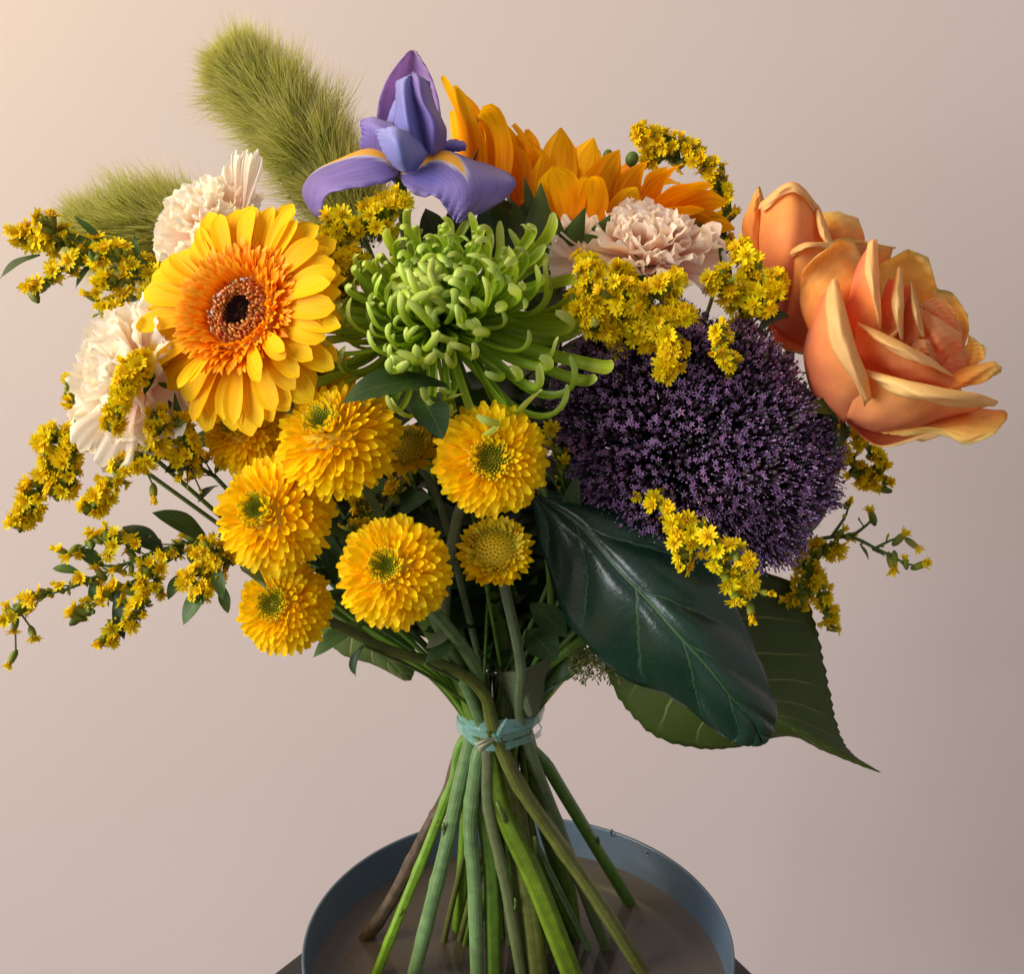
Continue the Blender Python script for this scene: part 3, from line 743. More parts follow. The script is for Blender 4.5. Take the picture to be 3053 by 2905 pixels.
# ------------------------------------------------------------------ green spider chrysanthemum
def spider():
    O = at(1305, 955, -0.088); n = Vector((-0.12, -0.74, 0.66)).normalized(); k = mpp(O) * 1.10
    lw = low((1715, 2845), (1680, 2620), (1640, 2480), tie=(60, 8)); ft = lw[0]
    root = thing('spider_chrysanthemum', 'big green spider chrysanthemum with curled quill petals in the middle', 'chrysanthemum', ft)
    H = head(O, n, 1.0)
    rs = random.Random(31)
    prof = ip((0, 0.75), (0.3, 0.9), (0.7, 1.0), (0.9, 0.95), (0.97, 0.7), (1, 0.35))
    def make(kind, q):
        hook = rs.uniform(-0.9, 0.8); st = rs.uniform(0.5, 0.76); b0 = rs.uniform(-0.35, 0.05); mid = rs.uniform(-0.05, 0.35)
        if kind == 0:
            ang = ip((0, b0), (0.35, mid + 0.1), (0.65, 0.8), (0.84, 1.6), (1, 2.7 + hook))
        else:
            ang = ip((0, b0), (st * 0.6, mid - 0.45 * (kind - 0.6)), (st, mid + 0.2 - 0.25 * (kind - 1)), ((1 + st) / 2, 1.2), (1, (2.5 if kind == 1 else 2.1) + hook))
        w = (0.125, 0.102, 0.084)[kind] * rs.uniform(0.85, 1.15)
        wob = rs.uniform(-0.09, 0.09); ph = rs.uniform(0, 6)
        G = petal_grid(1.0, w, prof, ang, ip((0, 2.0), (0.4, 1.6), (0.85, 1.25), (1, 0.8)), nu=22, nv=7)
        G = [[p + Vector((wob * math.sin(5 * i / 21 + ph), 0, 0)) * (i / 21) for p in row] for i, row in enumerate(G)]
        return grid_mesh('quill', G, MATS['spider_petal'])
    kinds = [[make(q, h) for h in range(7)] for q in range(3)]
    NP = 295
    for i in range(NP):
        f = (i + .5) / NP
        th = R(5 + 97 * f ** 0.68 + U(-5, 5)); ph = i * 2.399963 + U(-.15, .15)
        kd = 0 if f < 0.30 else 1 if f < 0.72 else 2
        ln = 190 + 190 * min(1, f * 1.15) ** 0.8
        dw = H.to_3x3() @ Vector((math.cos(ph) * math.sin(th), math.sin(ph) * math.sin(th), math.cos(th)))
        s = ln * k * U(0.86, 1.12)
        if dw.z > 0.25: s *= 1 - 0.14 * min(1, (dw.z - 0.25) / 0.6)
        if kd == 2: s *= 1 + 0.22 * abs(dw.x)
        if dw.x < -0.5: s *= 0.86
        if dw.y < -0.45 and dw.z < 0.1: s *= 0.82
        if kd == 2 and dw.x > 0.35: s *= U(0.95, 1.3)
        part(root, 'petal', rs.choice(kinds[kd]), H @ polar(th, ph, 40 * k, U(-.8, .8), s))
    b = MB(); b.ell(Vector((0, 0, -10 * k)), (0, 0, 1), 75 * k, 55 * k, n=16, k=8, t=0.2)
    part(root, 'receptacle', b.mesh('receptacle', MATS['receptacle']), H)
    stem_part(root, lw + [at(1480, 1800, 0.0), at(1400, 1250, -0.045), O - n * 0.01], 0.0072, 0.0042, MATS['stem_green'], n=12, nlow=len(lw))
spider()

# ------------------------------------------------------------------ iris
def iris():
    Y0 = -0.030; lw = low((1366, 2785), (1388, 2520), (1400, 2300), tie=(-92, -6), z=0.022); ft = lw[0]
    O = at(1192, 515, Y0)
    root = thing('iris', 'violet-blue iris with yellow marks on its drooping petals', 'iris', ft)
    def pt(rows, mat, name, nu=26, nv=21, dY=0):
        G = patch(rows, Y0 + dY * 0.001, nu, nv)
        # fine waviness towards the free edges
        nuu = len(G)
        for i, row in enumerate(G):
            for j in range(len(row)):
                e = abs(2 * j / (nv - 1) - 1) ** 4 + (i / (nuu - 1)) ** 6
                row[j] = row[j] + Vector((0.0, 1, 0.3)) * (0.0011 * e * math.sin(i * 1.7 + j * 1.1))
        part(root, name, grid_mesh(name, G, MATS[mat]), thick=0.0005)
    pt([[(1180, 505, 12), (1185, 498, 0), (1188, 518, -10)], [(1140, 500, 25), (1150, 455, 2), (1165, 538, -20)],
        [(1090, 500, 32), (1095, 444, 2), (1110, 552, -26)], [(1010, 530, 30), (1020, 470, 0), (1040, 562, -26)],
        [(935, 560, 24), (940, 510, -2), (978, 578, -22)], [(905, 590, 14), (905, 565, -4), (962, 612, -18)],
        [(930, 630, 4), (925, 625, -6), (958, 640, -14)], [(948, 648, 2), (952, 650, -6), (960, 655, -12)]], 'iris_fall', 'fall')
    pt([[(1188, 526, -10), (1196, 512, 0), (1212, 500, 8)], [(1212, 558, -22), (1262, 472, -2), (1300, 465, 14)],
        [(1252, 586, -28), (1318, 455, -8), (1400, 478, 12)], [(1290, 582, -30), (1372, 498, -20), (1490, 503, 4)],
        [(1315, 602, -30), (1400, 552, -28), (1540, 548, -8)], [(1335, 632, -28), (1396, 608, -30), (1480, 612, -18)],
        [(1355, 656, -26), (1368, 664, -28), (1395, 648, -26)]], 'iris_fall', 'fall')
    # third fall, behind
    pt([[(1180, 500, 6), (1200, 495, 8), (1220, 500, 6)], [(1150, 480, 28), (1210, 455, 30), (1280, 480, 28)],
        [(1150, 500, 48), (1215, 470, 52), (1290, 500, 48)], [(1180, 560, 60), (1220, 560, 64), (1260, 560, 60)]], 'iris_fall', 'fall')
    pt([[(1175, 490, 12), (1230, 480, 20), (1295, 480, 14)], [(1127, 380, 16), (1220, 370, 28), (1314, 380, 16)],
        [(1130, 300, 18), (1220, 290, 30), (1308, 300, 16)], [(1158, 228, 18), (1222, 222, 27), (1284, 225, 15)],
        [(1203, 168, 16), (1228, 164, 20), (1258, 178, 13)], [(1220, 151, 15), (1230, 149, 16), (1242, 154, 13)]], 'iris_back', 'standard', dY=4)
    pt([[(1188, 420, -2), (1240, 450, -10), (1286, 470, -4)], [(1176, 365, 0), (1218, 380, -17), (1266, 412, -2)],
        [(1180, 300, 2), (1206, 300, -15), (1250, 335, -2)], [(1181, 246, 3), (1204, 250, -9), (1234, 258, -1)],
        [(1190, 238, 3), (1210, 228, -4), (1230, 218, -1)]], 'iris_inner', 'standard')
    pt([[(1150, 380, 6), (1168, 400, 4), (1185, 415, 4)], [(1160, 340, 6), (1176, 340, 2), (1186, 345, 4)], [(1176, 300, 6), (1184, 296, 3), (1190, 298, 4)]], 'iris_inner', 'standard', nu=12, nv=9)
    pt([[(1268, 465, -4), (1292, 460, -12), (1326, 450, 2)], [(1246, 360, -4), (1296, 370, -14), (1330, 385, 6)],
        [(1229, 285, -3), (1262, 300, -12), (1300, 320, 6)], [(1226, 230, -2), (1252, 240, -7), (1284, 262, 5)],
        [(1228, 212, 0), (1246, 222, -3), (1282, 245, 5)]], 'iris_petal', 'standard')
    pt([[(1186, 506, -10), (1212, 514, -16), (1240, 507, -10)], [(1148, 462, -10), (1200, 478, -28), (1272, 466, -8)],
        [(1128, 415, -10), (1185, 415, -30), (1274, 452, -6)], [(1118, 388, -6), (1178, 378, -20), (1238, 402, -6)]], 'iris_inner', 'style_arm', dY=-4)
    pt([[(1072, 440, 8), (1120, 455, 4), (1170, 470, -4)], [(1078, 400, 4), (1130, 400, -6), (1205, 425, -10)],
        [(1074, 372, 2), (1128, 366, -4), (1222, 402, -8)], [(1073, 357, 8), (1122, 351, 4), (1232, 398, -2)]], 'iris_petal', 'style_arm', dY=-1)
    pt([[(1312, 432, 8), (1310, 442, 4), (1312, 452, 6)], [(1350, 415, 10), (1352, 434, 4), (1356, 452, 8)], [(1386, 424, 10), (1390, 434, 7), (1388, 448, 9)]], 'iris_petal', 'style_arm', nu=14, nv=9)
    # ovary and stem
    stem_part(root, lw + [at(1330, 1800, 0.0), at(1245, 1000, -0.02), at(1212, 720, Y0), at(1196, 560, Y0), O + Vector((0, 0, 0.002))], 0.0046, 0.0026, MATS['stem_bright'], n=12, sub=70, nlow=len(lw))
    b = MB()
    for q in range(26):   # frayed cut end
        a = U(0, 6.28); p = ft + Vector((math.cos(a), math.sin(a), 0)) * 0.0036
        b.tube([p + Vector((0, 0, 0.004)), p + Vector((math.cos(a) * .001, math.sin(a) * .001, -0.004)), p + Vector((math.cos(a) * U(.001, .004), math.sin(a) * .003, -U(.006, .012)))], 0.0004, n=4, sub=4)
    part(root, 'frayed_end', b.mesh('frayed_end', MATS['cut_end']))
iris()

# ------------------------------------------------------------------ sunflower (seen from the side and back)
def sunflower():
    lw = low((1610, 2985), (1570, 2650), (1530, 2400), tie=(10, -8)); ft = lw[0]; O = at(1740, 690, 0.035)
    root = thing('sunflower', 'orange-yellow sunflower turned away, beside the iris', 'sunflower', ft)
    out = ip((0, 0.45), (0.25, 0.85), (0.5, 1.0), (0.8, 0.66), (0.93, 0.28), (1, 0.03))
    def pet(bx, by, bY, tx, ty, tY, w, curl=0.0, back=False):
        bp, tp = at(bx, by, bY * .001), at(tx, ty, tY * .001)
        L = (tp - bp).length
        hint = (O + Vector((0.01, 0.06, 0.10)) - (bp + tp) / 2)
        G = petal_grid(1.0, 0.84 * w * mpp(bp) / L, out, ip((0, 0.4), (0.5, 0.05), (0.85, -0.2 - curl), (1, -0.4 - curl * 3)), lambda t: 0.30 + 0.2 * t, nu=16, nv=9, chord=True,
                       ruffle=lambda t, v: 0.014 * math.cos(v * 9.4) * math.sin(t * 3.1) + 0.05 * v * math.sin(t * 5 + tx) + 0.012 * math.sin(14 * t + tx) * v)
        part(root, 'petal', grid_mesh('sun_petal', G, MATS['sun_petal']), basis(bp, tp - bp, hint) @ Matrix.Scale(L, 4))
    for a in [(1385, 560, 10, 1318, 226, 20, 105), (1420, 575, 0, 1362, 262, 0, 120), (1360, 560, 25, 1345, 330, 40, 110), (1490, 590, -8, 1432, 352, -16, 125, 0.9), (1535, 590, 5, 1498, 352, 4, 95),
              (1580, 600, 0, 1545, 400, 6, 95), (1545, 610, -6, 1522, 420, -6, 110), (1600, 620, -2, 1592, 430, 4, 120), (1575, 600, 14, 1570, 385, 24, 110), (1640, 625, -18, 1672, 380, -10, 150), (1700, 640, -20, 1770, 410, -8, 165), (1600, 650, -14, 1622, 452, -14, 95),
              (1775, 650, -20, 1848, 445, -6, 160), (1690, 680, -28, 1640, 500, -40, 185), (1745, 690, -30, 1760, 530, -44, 150, 0.3), (1850, 650, -16, 1935, 478, 0, 120), (1900, 650, -10, 2036, 488, 6, 95),
              (1930, 660, -6, 2125, 552, 10, 130), (1950, 670, -4, 2165, 602, 14, 120), (1950, 690, 0, 2168, 652, 14, 110), (1840, 680, -22, 1900, 560, -22, 130), (1900, 700, -10, 2100, 625, -8, 110),
              # the far row
              (1480, 560, 60, 1420, 330, 80, 110), (1560, 560, 75, 1530, 370, 95, 110), (1650, 560, 80, 1640, 420, 105, 110), (1740, 570, 85, 1760, 440, 110, 110), (1830, 580, 80, 1890, 480, 100, 110), (1900, 600, 70, 2000, 520, 90, 100)]:
        pet(*a)
        b_ = list(a); b_[0] += U(-24, 24); b_[2] += 12; b_[3] += U(-46, 46); b_[4] += U(6, 40); b_[5] += 16; pet(*b_)
    # dark seed head and green back
    n = Vector((0.30, 0.62, 0.72)).normalized(); k = mpp(O)
    H = head(at(1690, 660, 0.030), n)
    b = MB(); b.ell(Vector((0, 0, 0)), (0, 0, 1), 190 * k, 80 * k, n=28, k=12, t=0.3)
    part(root, 'flower_back', b.mesh('flower_back', MATS['receptacle']), H)
    for (bx, by, bY, tx, ty, tY, w) in [(1588, 720, -22, 1563, 528, -14, 62), (1600, 740, -30, 1612, 545, -34, 95), (1690, 760, -36, 1745, 618, -46, 70), (1640, 760, -34, 1660, 640, -46, 90), (1560, 730, -16, 1530, 600, -20, 80),
                                        (1360, 560, 4, 1428, 440, 0, 20), (1395, 570, 2, 1398, 462, 0, 12), (1500, 690, -10, 1470, 600, -16, 80), (1760, 760, -36, 1820, 640, -44, 80), (1860, 740, -26, 1960, 660, -26, 70), (2000, 700, -6, 2150, 672, 8, 44)]:
        bp, tp = at(bx, by, bY * .001), at(tx, ty, tY * .001); L = (tp - bp).length
        G = petal_grid(1.0, w * mpp(bp) / L, ip((0, 0.7), (0.3, 1), (0.7, 0.5), (1, 0.03)), ip((0, 0.25), (1, -0.3)), lambda t: 0.35, nu=10, nv=7, chord=True)
        part(root, 'sepal', grid_mesh('sepal', G, MATS['sepal']), basis(bp, tp - bp, O - bp + Vector((0, .05, .05))) @ Matrix.Scale(L, 4))
    stem_part(root, lw + [at(1560, 1700, 0.02), at(1640, 1000, 0.03), at(1670, 760, 0.022), at(1690, 690, 0.03)], 0.0078, 0.0055, MATS['stem_olive'], n=14, sub=60, nlow=len(lw))
sunflower()

# ------------------------------------------------------------------ roses
def sstep(a, b, x):
    x = min(1, max(0, (x - a) / (b - a))); return x * x * (3 - 2 * x)
def rose_petal(phi0, alpha, Rm, H, lean, roll, rl, seed, tipk=0.3, nu=30, nv=33, rb=0.12, open_=0.0, side=0.0):
    """cupped petal whose side margins scroll outwards (roll, in radians) and leave a pointed tip"""
    rs = random.Random(seed)
    p1, p2, p3 = rs.uniform(0, 6), rs.uniform(0, 6), rs.uniform(0, 6)
    u0 = 0.62
    Bl, Br = roll * rs.uniform(0.75, 1.15) * (1 + side), roll * rs.uniform(0.75, 1.15) * (1 - side)
    G = []
    def prof(hu, tr):
        r = z = 0.0; cur = []
        for i in range(61):
            t = i / 60
            a = R(8) + (R(90 + lean) - R(8)) * min(1, (t / 0.42)) ** 0.75 - R(open_) * max(0, (t - 0.45) / 0.55)
            if t > 0.86: a -= tr * ((t - 0.86) / 0.14)
            cur.append((r, z)); r += math.cos(a) * hu / 60; z += math.sin(a) * hu / 60
        return cur
    ref = prof(1.0, 0)
    rmax = max(c[0] for c in ref[:34]); zmax = ref[-1][1]
    cols = []
    for j in range(nv):
        u = -1 + 2 * j / (nv - 1)
        cols.append(prof(1 - tipk * min(1, abs(u) / 1.0) ** 1.8, roll * 0.30 * (0.4 + abs(u))))
    for i in range(nu):
        q = i / (nu - 1) * 60; i0 = min(int(q), 59); fq = q - i0; t = i / (nu - 1)
        row = []
        for j in range(nv):
            u = -1 + 2 * j / (nv - 1); sg = -1 if u < 0 else 1
            a0, a1 = cols[j][i0], cols[j][i0 + 1]
            rr = (a0[0] + (a1[0] - a0[0]) * fq) / rmax * (1 - rb) + rb
            zz = (a0[1] + (a1[1] - a0[1]) * fq) / zmax
            rr = rr * Rm * (1 + 0.03 * math.sin(3 * u + p1) * t + 0.015 * math.sin(6 * u + p2 + 4 * t) * t * t)
            w = 0.5 + 0.5 * sstep(0, 0.6, t)
            uc = max(-u0, min(u0, u))
            ph = phi0 + uc / u0 * alpha * w
            rr *= 1 + 0.06 * u * t
            er = Vector((math.cos(ph), math.sin(ph), 0)); ep = Vector((-math.sin(ph), math.cos(ph), 0)) * sg
            p = er * rr + Vector((0, 0, zz * H))
            if abs(u) > u0:
                sm = (abs(u) - u0) / (1 - u0)
                B = (Bl if sg < 0 else Br) * sstep(0.30, 0.85, t + 0.08 * math.sin(p3 + sg)) + 0.25
                m = rl * H * (0.25 + 0.75 * sstep(0.2, 0.65, t)) * (1 - 0.35 * sstep(0.85, 1, t))
                b_ = sm * B; rho = m / B
                p = p + ep * (rho * math.sin(b_)) + er * (rho * (1 - math.cos(b_))) + Vector((0, 0, -0.10 * H * sm * sm * t))
            p = p + er * (0.0005 * math.sin(9 * u + p2 + 3 * t) * t)
            row.append(p)
        G.append(row)
    return G
def rose_uv(u, t):
    v = abs(2 * u - 1)
    e = sstep(0.62, 0.95, v) * sstep(0.25, 0.6, t)
    return (u, max(t * 0.80 + 0.2 * sstep(0.9, 1, t), 0.60 + 0.40 * e if e > 0.02 else 0))
def rose(label, O, n, spin, k, lw, petals, stem_pts, mat='stem_olive', old=(), low_r=0.004, hand=(), hY=0.0):
    ft = lw[0]
    root = thing('rose', label, 'rose', ft, 'peach roses at the right of the bouquet')
    H = head(O, n, spin)
    for q, p in enumerate(petals):
        phi, al, Rm, Hh, lean, roll, rl, tipk, op = p[:9]
        side = p[9] if len(p) > 9 else 0.0
        G = rose_petal(R(phi), R(al), Rm * k, Hh * k, lean, roll, rl, q * 13 + 5, tipk, open_=op, side=side)
        b = MB(); b.grid(G, uvf=rose_uv)
        part(root, 'petal', b.mesh('rose_petal', MATS['rose_old' if q in old else 'rose_petal']), H, thick=0.0005)
    for mt, rows in hand:
        G = patch(rows, hY, 30, 25)
        for i, row in enumerate(G):
            for j in range(len(row)):
                row[j] = row[j] + Vector((0.3, 1, 0.3)) * (0.0007 * math.sin(i * 0.45 + j * 0.55 + rows[0][0][0]) + 0.0003 * math.sin(i * 1.1 - j * 0.9))
        part(root, 'petal', grid_mesh('rose_petal', G, MATS[mt]), thick=0.0003)
    b = MB(); b.ell(Vector((0, 0, -8 * k)), (0, 0, 1), 52 * k, 44 * k, n=14, k=8, t=0.5)
    hip = part(root, 'hip', b.mesh('hip', MATS['sepal']), H)
    for q in range(5):
        a = q * 1.2566 + 0.4
        G = petal_grid(170 * k, 62 * k, ip((0, 0.8), (0.3, 1), (0.7, 0.45), (1, 0.03)), ip((0, 0.4), (0.5, -0.4), (1, -1.2)), lambda t: 0.4, nu=10, nv=5)
        part(root, 'sepal', grid_mesh('rose_sepal', G, MATS['sepal']), H @ Matrix.Translation((0, 0, 6 * k)) @ polar(R(105), a, 35 * k), parent=hip)
    stem_part(root, lw + stem_pts + [O - Vector(n).normalized() * 0.004], low_r, 0.003, MATS[mat], n=10, sub=90, nodes=(0.10, 0.22, 0.34), nlow=len(lw))
    return root
def rose_set(big=1.0):
    P = []
    # phi, half span, radius, height, lean, roll, margin, pointedness, opening
    for q in range(3): P.append((q * 120 + 20, 78, 40 + 8 * q, 330 - 8 * q, 14, 0.4, 0.10, 0.25, 0))
    for q in range(4): P.append((q * 90 + 40, 56, 84 + 6 * q, 340, 9, 1.6, 0.14, 0.30, 0))
    for q in range(5): P.append((q * 72 + 10, 42, 134 + 5 * q, 350, 6, 3.2, 0.17, 0.34, 4))
    for q in range(5): P.append((q * 72 + 46, 44, 184 + 5 * q, 345, 4, 4.2, 0.21, 0.36, 10))
    for q in range(4): P.append((q * 90 + 15, 50, 218, 325, 1, 4.6, 0.25, 0.34, 18))
    return P
kR = mpp(at(2600, 1100, -0.08))
FRONT = [
    ('rose_lip', [[(2440, 900, 20), (2405, 1000, 22), (2397, 1080, 22), (2430, 1190, 16), (2500, 1262, 8)], [(2455, 880, 4), (2435, 980, -8), (2440, 1080, -14), (2480, 1180, -10), (2535, 1250, 0)],
                  [(2495, 830, -6), (2520, 934, -26), (2545, 1030, -34), (2580, 1120, -32), (2594, 1190, -22)], [(2483, 832, -14), (2500, 932, -37), (2520, 1032, -45), (2560, 1122, -43), (2590, 1196, -29)],
                  [(2465, 862, -10), (2462, 930, -29), (2480, 1035, -37), (2545, 1135, -37), (2578, 1212, -26)]]),
    ('rose_lip', [[(2520, 1255, 10), (2610, 1290, 10), (2700, 1290, 8), (2790, 1262, 6), (2880, 1235, 6)], [(2530, 1225, -10), (2620, 1262, -18), (2710, 1262, -20), (2810, 1240, -18), (2910, 1222, -12)],
                  [(2575, 1110, -24), (2670, 1132, -40), (2776, 1157, -46), (2904, 1174, -40), (2970, 1198, -28)], [(2590, 1120, -33), (2680, 1150, -51), (2780, 1178, -57), (2900, 1194, -50), (2968, 1206, -34)],
                  [(2614, 1142, -29), (2660, 1170, -45), (2750, 1197, -51), (2850, 1213, -45), (2935, 1216, -31)]]),
    ('rose_old', [[(2600, 1270, 14), (2720, 1240, 10), (2850, 1215, 8), (2990, 1222, -4)], [(2620, 1285, 2), (2740, 1268, -6), (2870, 1262, -14), (3004, 1240, -14)],
                  [(2650, 1296, -4), (2770, 1274, -12), (2880, 1300, -20), (2978, 1282, -22)], [(2700, 1298, -6), (2820, 1300, -14), (2880, 1327, -20), (2955, 1298, -22)]]),
    ('rose_lip', [[(2560, 1100, -8), (2650, 1130, -12), (2740, 1160, -12), (2850, 1175, -8)], [(2545, 1040, -16), (2640, 1080, -24), (2740, 1125, -26), (2850, 1150, -16)],
                  [(2555, 962, -14), (2648, 1004, -28), (2745, 1052, -30), (2845, 1122, -16)], [(2560, 970, -21), (2645, 1022, -37), (2742, 1070, -39), (2835, 1123, -22)], [(2574, 986, -17), (2630, 1030, -33), (2715, 1076, -35), (2795, 1095, -25)]]),
    ('rose_old', [[(2420, 1010, 10), (2480, 960, 0), (2540, 920, 0), (2600, 900, 6)], [(2388, 920, 14), (2450, 880, 6), (2520, 860, 4), (2590, 840, 10)], [(2386, 860, 16), (2445, 820, 12), (2510, 800, 12), (2582, 810, 16)],
                  [(2394, 808, 10), (2440, 765, 14), (2505, 745, 18), (2570, 770, 22)], [(2425, 775, 4), (2475, 735, 8), (2505, 710, 14), (2540, 712, 22)]]),
    ('rose_lip', [[(2500, 1000, 4), (2510, 900, 8), (2550, 800, 14), (2590, 730, 16)], [(2560, 1000, -10), (2560, 900, -8), (2575, 800, 0), (2598, 725, 8)], [(2624, 990, -14), (2624, 930, -20), (2620, 840, -20), (2616, 718, -2)],
                  [(2622, 986, -20), (2614, 925, -28), (2602, 830, -28), (2604, 712, -8)], [(2620, 975, -17), (2604, 895, -25), (2579, 810, -23), (2588, 722, -6)]]),
    ('rose_old', [[(2640, 1000, 10), (2700, 1000, 14), (2780, 1000, 20)], [(2625, 900, 14), (2700, 880, 26), (2800, 900, 26)], [(2622, 800, 20), (2690, 790, 32), (2790, 845, 28)], [(2650, 775, 16), (2708, 745, 26), (2768, 768, 26)]]),
    ('rose_old', [[(2760, 1060, 10), (2800, 1080, 10), (2850, 1100, 6)], [(2770, 960, 20), (2830, 960, 28), (2886, 1000, 14)], [(2788, 858, 24), (2842, 876, 30), (2886, 940, 18)]]),
    ('rose_old', [[(2830, 1090, 0), (2880, 1100, 0)], [(2880, 1030, 6), (2930, 1074, 0)], [(2888, 998, 6), (2941, 1038, 2)]]),
    ('rose_old', [[(2800, 1125, -8), (2810, 1140, -16), (2820, 1165, -18)], [(2890, 1092, -6), (2895, 1112, -18), (2900, 1150, -18)], [(2955, 1078, -6), (2958, 1095, -14), (2955, 1128, -16)], [(2984, 1092, -8), (2986, 1099, -10), (2984, 1108, -11)]]),
    ('rose_lip', [[(2610, 1010, -4), (2620, 920, 0), (2650, 830, 10)], [(2650, 1010, -14), (2650, 920, -12), (2668, 830, 0)], [(2690, 1015, -16), (2693, 905, -20), (2690, 803, -4)], [(2684, 1010, -22), (2676, 905, -27), (2680, 796, -8)], [(2676, 985, -19), (2658, 905, -23), (2671, 815, -6)]]),
    ('rose_lip', [[(2660, 1040, -6), (2680, 930, 0), (2700, 850, 8)], [(2710, 1030, -14), (2710, 930, -10), (2712, 850, 2)], [(2755, 1005, -14), (2742, 930, -18), (2718, 842, -2)], [(2750, 1004, -20), (2729, 930, -24), (2714, 840, -6)], [(2744, 995, -17), (2721, 935, -21), (2711, 850, -4)]]),
    ('rose_heart', [[(2770, 1090, -4), (2810, 1090, -8), (2860, 1070, -4)], [(2745, 1000, -8), (2800, 1010, -16), (2870, 1020, -6)], [(2735, 915, 0), (2790, 945, -8), (2868, 995, -2)]]),
    ('rose_heart', [[(2715, 1095, -10), (2760, 1105, -14), (2805, 1105, -10)], [(2712, 1042, -16), (2755, 1050, -20), (2797, 1080, -14)], [(2728, 1010, -14), (2765, 1014, -18), (2786, 1050, -14)]]),
    ('rose_heart', [[(2745, 970, 6), (2800, 970, 4), (2850, 990, 4)], [(2755, 900, 12), (2800, 888, 14), (2850, 925, 10)]]),
    ('rose_heart', [[(2790, 1100, -10), (2820, 1110, -12), (2860, 1120, -8)], [(2800, 1060, -4), (2840, 1060, -8), (2885, 1080, -2)], [(2830, 1020, 2), (2860, 1030, 0), (2885, 1050, 2)]]),
    ('rose_heart', [[(2620, 1130, 6), (2720, 1150, 4), (2850, 1150, 8)], [(2590, 1020, 8), (2720, 1040, 10), (2870, 1060, 12)], [(2600, 900, 12), (2720, 900, 18), (2870, 960, 18)]]),
]
far = [(phi, 58, 200, 320, 2, 1.5, 0.15, 0.3, 8) for phi in (20, 75, 330)] + [(phi, 60, 150, 330, 6, 0.8, 0.12, 0.3, 2) for phi in (50, 350)]
rose('open peach rose facing right, its pale petal edges rolled back, nearest the wall side', at(2500, 1215, -0.062), Vector((0.72, -0.40, 0.40)), 0.0, kR * 1.0, low((1090, 2990), (1180, 2760), (1270, 2540), (1350, 2335), tie=(-70, 4)),
     far, [at(1900, 1800, -0.02), at(2380, 1600, -0.03), at(2470, 1400, -0.045)], mat='stem_bright', low_r=0.0032, hand=FRONT, hY=-0.075)
kB = mpp(at(2400, 800, 0.0))
BACK = [
    ('rose_old', [[(2235, 780, -2), (2265, 760, -6), (2300, 740, 0)], [(2212, 680, 5), (2245, 650, -2), (2285, 640, 6)], [(2236, 605, 8), (2257, 592, 3), (2280, 605, 8)], [(2256, 560, 8), (2262, 555, 6), (2268, 562, 8)]]),
    ('rose_lip', [[(2265, 930, 4), (2340, 950, -20), (2430, 930, -8)], [(2250, 770, -2), (2350, 770, -38), (2475, 750, -12)], [(2268, 612, 2), (2362, 560, -14), (2445, 622, 0)], [(2262, 622, -4), (2362, 552, -21), (2440, 624, -7)], [(2276, 630, -6), (2364, 572, -20), (2430, 632, -9)]]),
    ('rose_petal', [[(2420, 860, 4), (2500, 840, 0), (2565, 800, 10)], [(2430, 720, 6), (2510, 705, -4), (2578, 715, 12)], [(2440, 632, 12), (2500, 632, 6), (2558, 650, 14)]]),
    ('rose_lip', [[(2440, 660, 6), (2440, 700, 0), (2450, 760, -2)], [(2435, 640, -2), (2450, 690, -12), (2470, 745, -16)], [(2446, 622, -6), (2468, 680, -20), (2486, 735, -24)], [(2438, 624, -12), (2452, 684, -27), (2474, 738, -29)], [(2432, 634, -10), (2440, 686, -23), (2464, 736, -26)]]),
    ('rose_lip', [[(2300, 1020, 10), (2400, 1050, -4), (2520, 1050, 4)], [(2288, 920, -8), (2390, 900, -36), (2500, 880, -30)], [(2306, 792, -18), (2396, 738, -40), (2500, 735, -30)], [(2312, 794, -24), (2398, 738, -46), (2500, 738, -35)], [(2320, 802, -22), (2400, 746, -43), (2500, 746, -33)]]),
    ('rose_old', [[(2400, 830, -18), (2520, 830, -8), (2640, 830, 14)], [(2408, 750, -26), (2520, 725, -10), (2660, 750, 16)], [(2412, 737, -22), (2520, 712, -4), (2672, 738, 20)]]),
    ('rose_petal', [[(2300, 940, 4), (2340, 990, -4), (2400, 1010, 0)], [(2292, 980, -2), (2330, 1030, -12), (2420, 1045, -8)], [(2310, 1020, 6), (2360, 1050, 0), (2430, 1058, 4)]]),
]
farb = [(phi, 60, 205, 330, 2, 1.6, 0.15, 0.3, 8) for phi in (40, 95, 150)] + [(q * 90, 60, 120, 330, 8, 1.0, 0.12, 0.3, 2) for q in range(4)]
rose('peach rose standing upright behind the open rose', at(2375, 1000, 0.022), Vector((0.16, -0.12, 0.95)), 0.0, kB * 0.98, low((1042, 2866), (1160, 2700), (1275, 2480), (1335, 2370), tie=(-64, 12)),
     farb, [at(1850, 1700, 0.01), at(2250, 1250, 0.01)], mat='stem_brown', low_r=0.0045, hand=BACK, hY=0.0)

